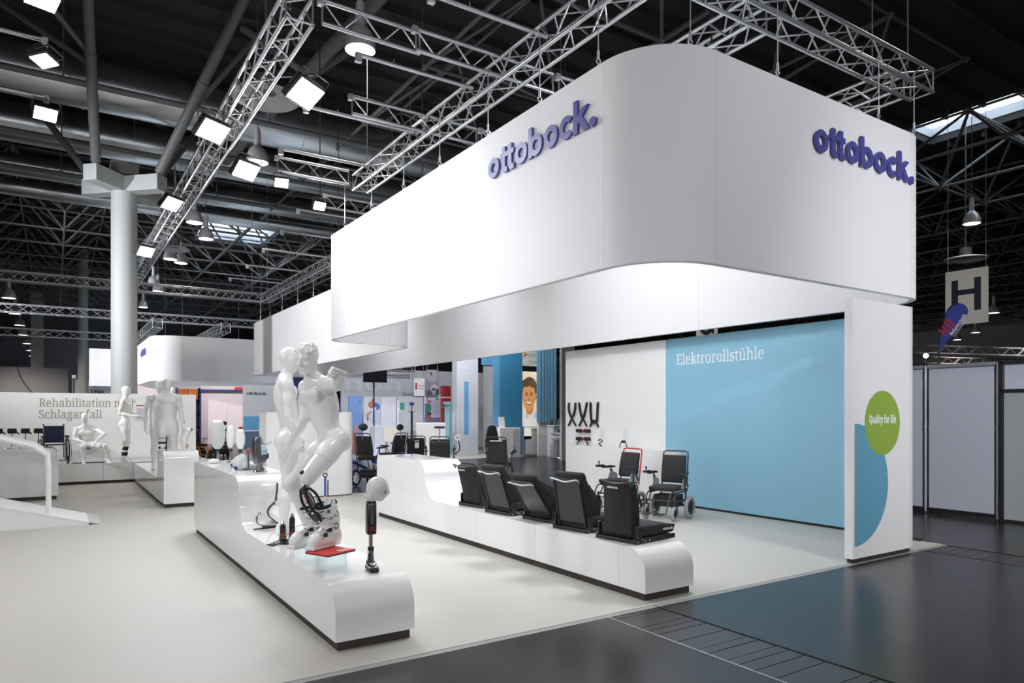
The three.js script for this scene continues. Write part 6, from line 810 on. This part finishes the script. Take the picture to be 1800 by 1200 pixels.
  for (const [x, w, l] of [[5.05, 0.42, 'left'], [5.5, 0.4, 'right']]) { const o = thing('orange_box', `${l} orange carton on top of the dark shop rack`, 'box', [x, 2.32, -36]); obj('carton', bx(w, 0.45, 0.4, 0, 0.225, 0, 0.01), M.orange, o); obj('lid', bx(w + 0.01, 0.04, 0.41, 0, 0.44, 0), M.orange, o); }
  const kid = (l, x, z, tn, k) => { const t = powerChair(l, [x, 0, z], tn, { seatH: 0.5 * k, backH: 0.5, frame: M.orange, tyre: M.rubber, backTube: M.orange, noGuard: true, headrest: true }); return t; };
  kid('orange framed wheelchair in the distance right of the white mannequins', 4.45, -27.9, 0.4, 1); kid('second orange framed wheelchair in the distance, nearer to the dark headrest chair', 5.5, -29.3, -0.6, 1.1); kid('third orange framed wheelchair in the distance, left behind the others', 4.2, -29.9, 0.9, 0.9);
  powerChair('black wheelchair with a tall headrest in the distance before the pink wall', [5.0, 0, -26.6], 0.1, { seatH: 0.62, backH: 0.5, headrest: true, tyre: M.rubber, noGuard: true });
  const rd = thing('red_case', 'red case and a black case behind the white sockets', 'case', [6.6, 0.0, -30]); obj('red_part', bx(0.5, 0.3, 0.4, 0, 0.95, 0, 0.06), M.redCard, rd); obj('black_part', bx(0.4, 0.95, 0.4, 0.55, 0.475, 0, 0.03), M.black, rd); obj('foot', bx(0.5, 0.8, 0.4, 0, 0.4, 0, 0.02), M.cream, rd);
}
// ---------- far left: walls, sign, columns ----------
{
  struct('wall_far_left', bx(14, 5.4, 0.2, -6, 2.7, -70), M.hallWall); struct('wall_far_middle', bx(1.2, 4.05, 0.2, 1.7, 2.03, -60), M.hallWall);
  const s = panel('name_board', 'pale board with black handwritten name behind the rehabilitation wall', 'sign', 1.15, 7, 0, 3.9, -55.2, M.partition); obj('lettering', txt('Mc Lean', 0.27, 0.02, 'bold', 1.25).translate(-2.5, 2.98, 0.001), M.ink, s); obj('lettering', [txt('für', 0.25, 0.02, 'sans', 0.4).translate(-1.12, 3.2, 0.001), txt('Zubehör', 0.28, 0.02, 'sans', 0.9).translate(0.6, 3.08, 0.001)], M.greyLetter, s);
  const c = struct('column_dark', bx(0.9, 12, 0.9, -1.2, 6, -72), M.column); void c;
  for (const x of [-5, -2.6]) { const t = thing('hanging_cable', x < -4 ? 'thin black cable sagging down the far left wall' : 'second thin cable sagging on the far left wall', 'cable', [x, 2.6, -69.8]); obj('cable', tb([[0, 3.2, 0.06], [0.4, 1.8, 0.04], [1.4, 0.4, 0.03], [2.4, 0, 0.02]], 0.02), M.black, t); }
  const cam = thing('survey_head', 'small white lamp head on a thin post at the left above the rehabilitation wall', 'lamp', [0.95, 0, -47.2]); obj('head', bx(0.2, 0.2, 0.15, 0, 3.72, 0, 0.03), M.paper, cam); obj('post', rod([0, 0, 0], [0, 3.62, 0], 0.04), M.darkSteel, cam);
}
// ---------- right: banner, flag, air diffusers, small lamp ----------
{
  const b = thing('letter_banner', 'large cream hanging banner with a black H', 'banner', [26.4, 4.74, -11.5], -Math.PI / 2); obj('cloth', bx(1.36, 1.9, 0.02, 0, 0.95, 0), M.cream, b);
  obj('letter', [bx(0.21, 1.12, 0.006, -0.37, 1.0, 0.013), bx(0.21, 1.12, 0.006, 0.35, 1.02, 0.013), bx(0.55, 0.18, 0.006, -0.02, 1.12, 0.013)], M.ink, b); obj('hanger', [rod([-0.6, 1.9, 0], [-0.6, 7.7, 0], 0.01), rod([0.6, 1.9, 0], [0.6, 7.7, 0], 0.01)], M.wire, b);
  const q = thing('letter_banner', 'cream hanging banner with a round black letter, seen over the blue wall', 'banner', [22, 4.78, -19.15], -Math.PI / 2); obj('cloth', bx(1.1, 1.6, 0.02, 0, 0.8, 0), M.cream, q); obj('letter', [new THREE.TorusGeometry(0.3, 0.09, 8, 32).translate(0, 0.42, 0.005), bx(0.12, 0.9, 0.006, 0.32, 0.5, 0.013)], M.ink, q); obj('hanger', [rod([-0.5, 1.6, 0], [-0.5, 7.66, 0], 0.01), rod([0.5, 1.6, 0], [0.5, 7.66, 0], 0.01)], M.wire, q);
  const f = thing('feather_flag', 'blue feather flag with red and white print behind the partition', 'flag', [14.35, 2.88, -6.73], -33.33 * D2R), k = 0.01103;
  const pts = [[1652, 616], [1655, 588], [1661, 566], [1665, 549], [1671, 540], [1678, 535.5], [1689, 533], [1697.5, 537], [1702, 545], [1700, 552], [1692, 563], [1680, 580], [1666, 598]].map(([x, y]) => V((x - 1652) * k, (616 - y) * k, 0)); const cv = new THREE.CatmullRomCurve3(pts, true, 'catmullrom', 0.3).getPoints(80);
  obj('cloth', ext(cv.map((p) => [p.x, p.y]), 0.01), M.navy.clone(), f).material.color.setRGB(0.03, 0.05, 0.3); obj('pole', tb([[0, -2.85, -0.01], [0, -0.2, -0.01], [0, 0.02, -0.01], [0.03, 0.31, -0.01], [0.09, 0.55, -0.01], [0.15, 0.76, -0.01], [0.24, 0.88, -0.01], [0.4, 0.92, -0.01], [0.5, 0.88, -0.01], [0.545, 0.8, -0.01]], 0.014, 60, 8), M.black, f); obj('base_weight', cy(0.3, 0.3, 0.05, 0, -2.83, -0.01), M.darkSteel, f);
  obj('print_mark', [txt('HD', 0.2, 0.003, 'bold', 0.3).rotateZ(0.9).translate(0.12, 0.28, 0.011)], M.red, f); obj('lettering', [txt('Rehatechnik', 0.07, 0.003, 'bold', 0.48).rotateZ(0.95).translate(0.24, 0.3, 0.011), txt('und Orthopädie', 0.035, 0.003, 'sans', 0.4).rotateZ(0.95).translate(0.29, 0.28, 0.011)], M.whiteLetter, f);
  for (const [x, y, z, l, r] of [[3.55, 7.98, -14.4, 'round white air diffuser hanging behind the floodlit truss', 0.66], [3.9, 8.0, -29.8, 'smaller round white air diffuser beside the farthest floodlight', 0.55], [28.4, 7.37, -12.4, 'round pale air diffuser ring above the large letter banner', 0.7]]) { const d = thing('air_diffuser', l, 'diffuser', [x, y, z]); obj('bowl', smooth(lathe([[r, 0.0], [r * 1.03, 0.02], [r, 0.05], [r * 0.6, 0.12], [0.2, 0.16], [0.2, 0.12], [r * 0.55, 0.06], [r * 0.97, 0.0]], 40), 0.6), M.column, d); obj('hanging_rod', rod([0, 0.15, 0], [0, 12.45 - y, 0], 0.025), M.steel, d); obj('neck', cy(0.2, 0.2, 0.3, 0, 0.3, 0, 20), M.steel, d); }
  const sl = thing('spot_lamp', 'small bright warm spotlight on the partition post at right', 'lamp', [12.32, 2.5, -6.0]); obj('arm', rod([0, 0, 0], [0, 0.1, 0], 0.012), M.darkSteel, sl); obj('lamp_head', [cy(0.05, 0.035, 0.1, 0, 0.13, 0).rotateZ(0)], M.darkSteel, sl); obj('lamp_glass', sp(0.04, -0.03, 0.15, 0.02), glowSmall, sl);
}
renderer.render(scene, camera);
